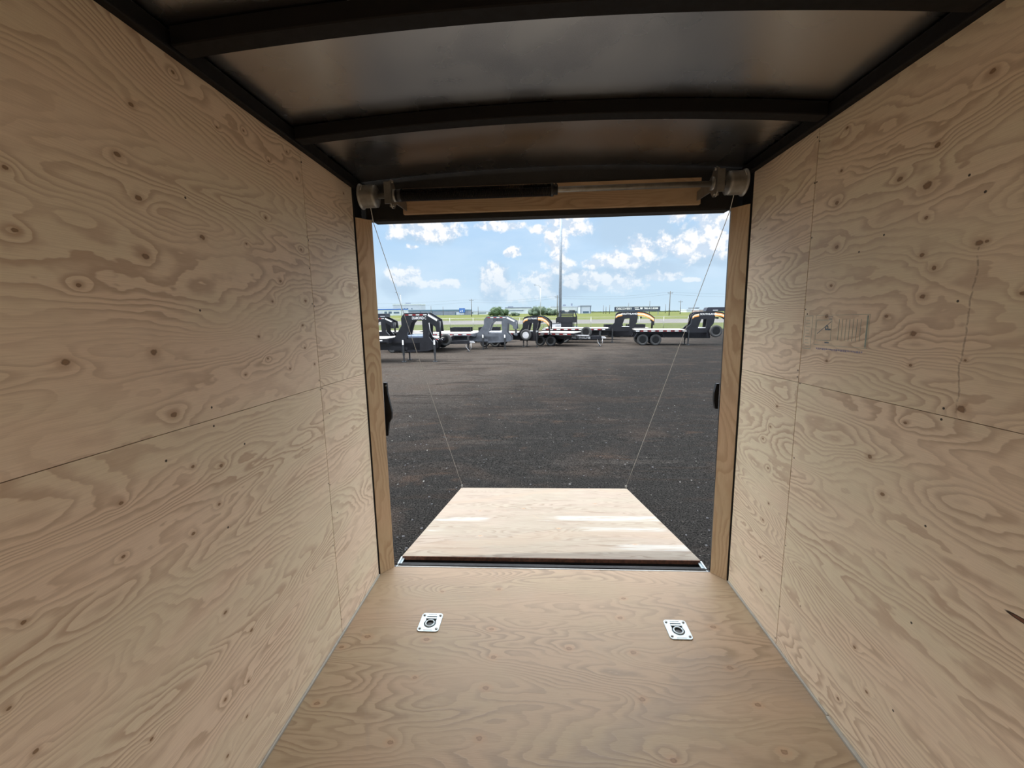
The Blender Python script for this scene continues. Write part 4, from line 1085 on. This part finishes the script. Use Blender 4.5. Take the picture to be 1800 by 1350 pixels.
for px, top, lab in ((1060.5, 536.5, 'faint thin pole, first right of the square grey building'), (1065, 539, 'faint short pole between two others left of the billboard'), (1071.5, 536, 'faint thin pole nearest the left end of the billboard'),
                     (1104.5, 532.5, 'thin pole rising behind the left half of the billboard'), (1141.5, 529, 'thin pole rising behind the right half of the billboard'), (1169.5, 535, 'faint thin pole between the billboard and the tallest power pole'),
                     (758, 538, 'faint pole behind the long blue-grey warehouse, leftmost'), (779, 539, 'faint pole behind the middle of the blue-grey warehouse'), (840.5, 539, 'faint thin pole just left of the bushes')):
    power_pole(px, 330, top, lab, False)
# power lines strung across the view
for k, (pts, lab) in enumerate((([(560, 533), (829, 526.5), (979.5, 520), (1176.5, 513.5), (1400, 512)], 'upper power line strung along the wooden poles'),
                                ([(560, 541), (829, 531), (979.5, 524), (1176.5, 517.5), (1400, 518)], 'lower power line strung along the wooden poles'))):
    P3 = [at(px, py, Y) for (px, py), Y in zip(pts, (260, 230, 200, 200, 240))]
    path = []
    for A, B in zip(P3, P3[1:]):
        for i in range(10):
            q = A.lerp(B, i/10); q.z -= 1.2*math.sin(PI*i/10); path.append(q)
    path.append(P3[-1])
    b = MB(); b.path(path, .022, 5)
    tag(b.build('power_line', M_wood), lab, 'power line', 'overhead power lines')

# bushes and trees on the far side of the field
def leaf_mat(name, c):
    return simple(name, c, 0.8, 0, 0.35, 0.8)
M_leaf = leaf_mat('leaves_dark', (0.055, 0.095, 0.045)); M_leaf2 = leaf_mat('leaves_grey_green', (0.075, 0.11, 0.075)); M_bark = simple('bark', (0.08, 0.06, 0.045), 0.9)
def bush(px, Y, wpx, hpx, lab, cat='tree', mat=None, n=900, seed=1):
    rs = random.Random(seed); g = far(px, Y); w = wpx*Y/F_PX; h = hpx*Y/F_PX
    t = empty('bushy_tree', g); tag(t, lab, cat)
    b = MB()
    for k in range(5):
        x = rs.uniform(-.3, .3)*w; b.tube((x*.3, 0, 0), (x, rs.uniform(-.5, .5), h*.6), .12, 6, .05)
    b.build('trunk', M_bark, t)
    b = MB(); cl = [(rs.uniform(-.36, .36)*w, rs.uniform(-.25, .25)*w, rs.uniform(.2, .72)*h, rs.uniform(.20, .30)*h+.05*w) for _ in range(14)]
    cl += [(x*w, 0, .25*h, .25*h) for x in (-.35, -.15, .1, .33)]
    for (cx, cy, cz, r) in cl:
        q = bmesh.ops.create_icosphere(b.b, subdivisions=2, radius=r*.78)
        for v in q['verts']: v.co = v.co*(1+.3*noise.noise(v.co*1.4+Vector((cx, cy, cz)))) + Vector((cx, cy, max(cz, r*.6)))
    for i in range(n):
        cx, cy, cz, r = rs.choice(cl)
        d = Vector((rs.gauss(0, 1), rs.gauss(0, 1), rs.gauss(0, 1))).normalized()
        p = Vector((cx, cy, max(cz, r*.6))) + d*r*rs.uniform(.75, 1.12)
        if p.z < 0.05: continue
        s = .16+.2*rs.random(); u = Vector((rs.gauss(0, 1), rs.gauss(0, 1), rs.gauss(0, 1))).normalized(); v_ = u.cross(d).normalized(); u = v_.cross(d)
        qs = [b.b.verts.new(p+u*s*a_+v_*s*c_+d*.1*e_) for a_, c_, e_ in ((-1, 0, 0), (0, -.6, .6), (1, 0, 0), (0, .6, -.6))]
        b.b.faces.new(qs)
    b.build('foliage', mat or M_leaf, t, fix=False)
bush(872, 230, 30, 17, 'dark round bushy tree, left of the two clumps on the horizon', seed=2)
bush(887, 236, 14, 13, 'smaller dark bush leaning against the left clump', n=500, seed=3)
bush(904, 240, 22, 6, 'low bush hedge between the two tree clumps', n=500, seed=4, mat=M_leaf2)
bush(944, 235, 30, 18, 'grey-green bushy tree behind the white street light', mat=M_leaf2, seed=5)
bush(962, 246, 20, 14, 'grey-green bush left of the tall steel pole', mat=M_leaf2, n=600, seed=6)
bush(975, 242, 12, 12, 'small bush directly left of the tall steel pole base', mat=M_leaf2, n=400, seed=7)
# hedgerows along the horizon
def hedge(px0, px1, Y, hpx, lab, seed):
    rs = random.Random(seed); p0, p1 = far(px0, Y), far(px1, Y); h = hpx*Y/F_PX
    b = MB(); x = p0.x
    while x < p1.x:
        r = h*rs.uniform(.5, .9); q = bmesh.ops.create_icosphere(b.b, subdivisions=1, radius=1)
        for v in q['verts']: v.co = Vector((v.co.x*r*2.2+x, v.co.y*r+Y, (v.co.z*.5+.5)*r*1.1+FG))
        x += r*1.5
    tag(b.build('hedgerow', M_leaf2), lab, 'hedge', kind='stuff')
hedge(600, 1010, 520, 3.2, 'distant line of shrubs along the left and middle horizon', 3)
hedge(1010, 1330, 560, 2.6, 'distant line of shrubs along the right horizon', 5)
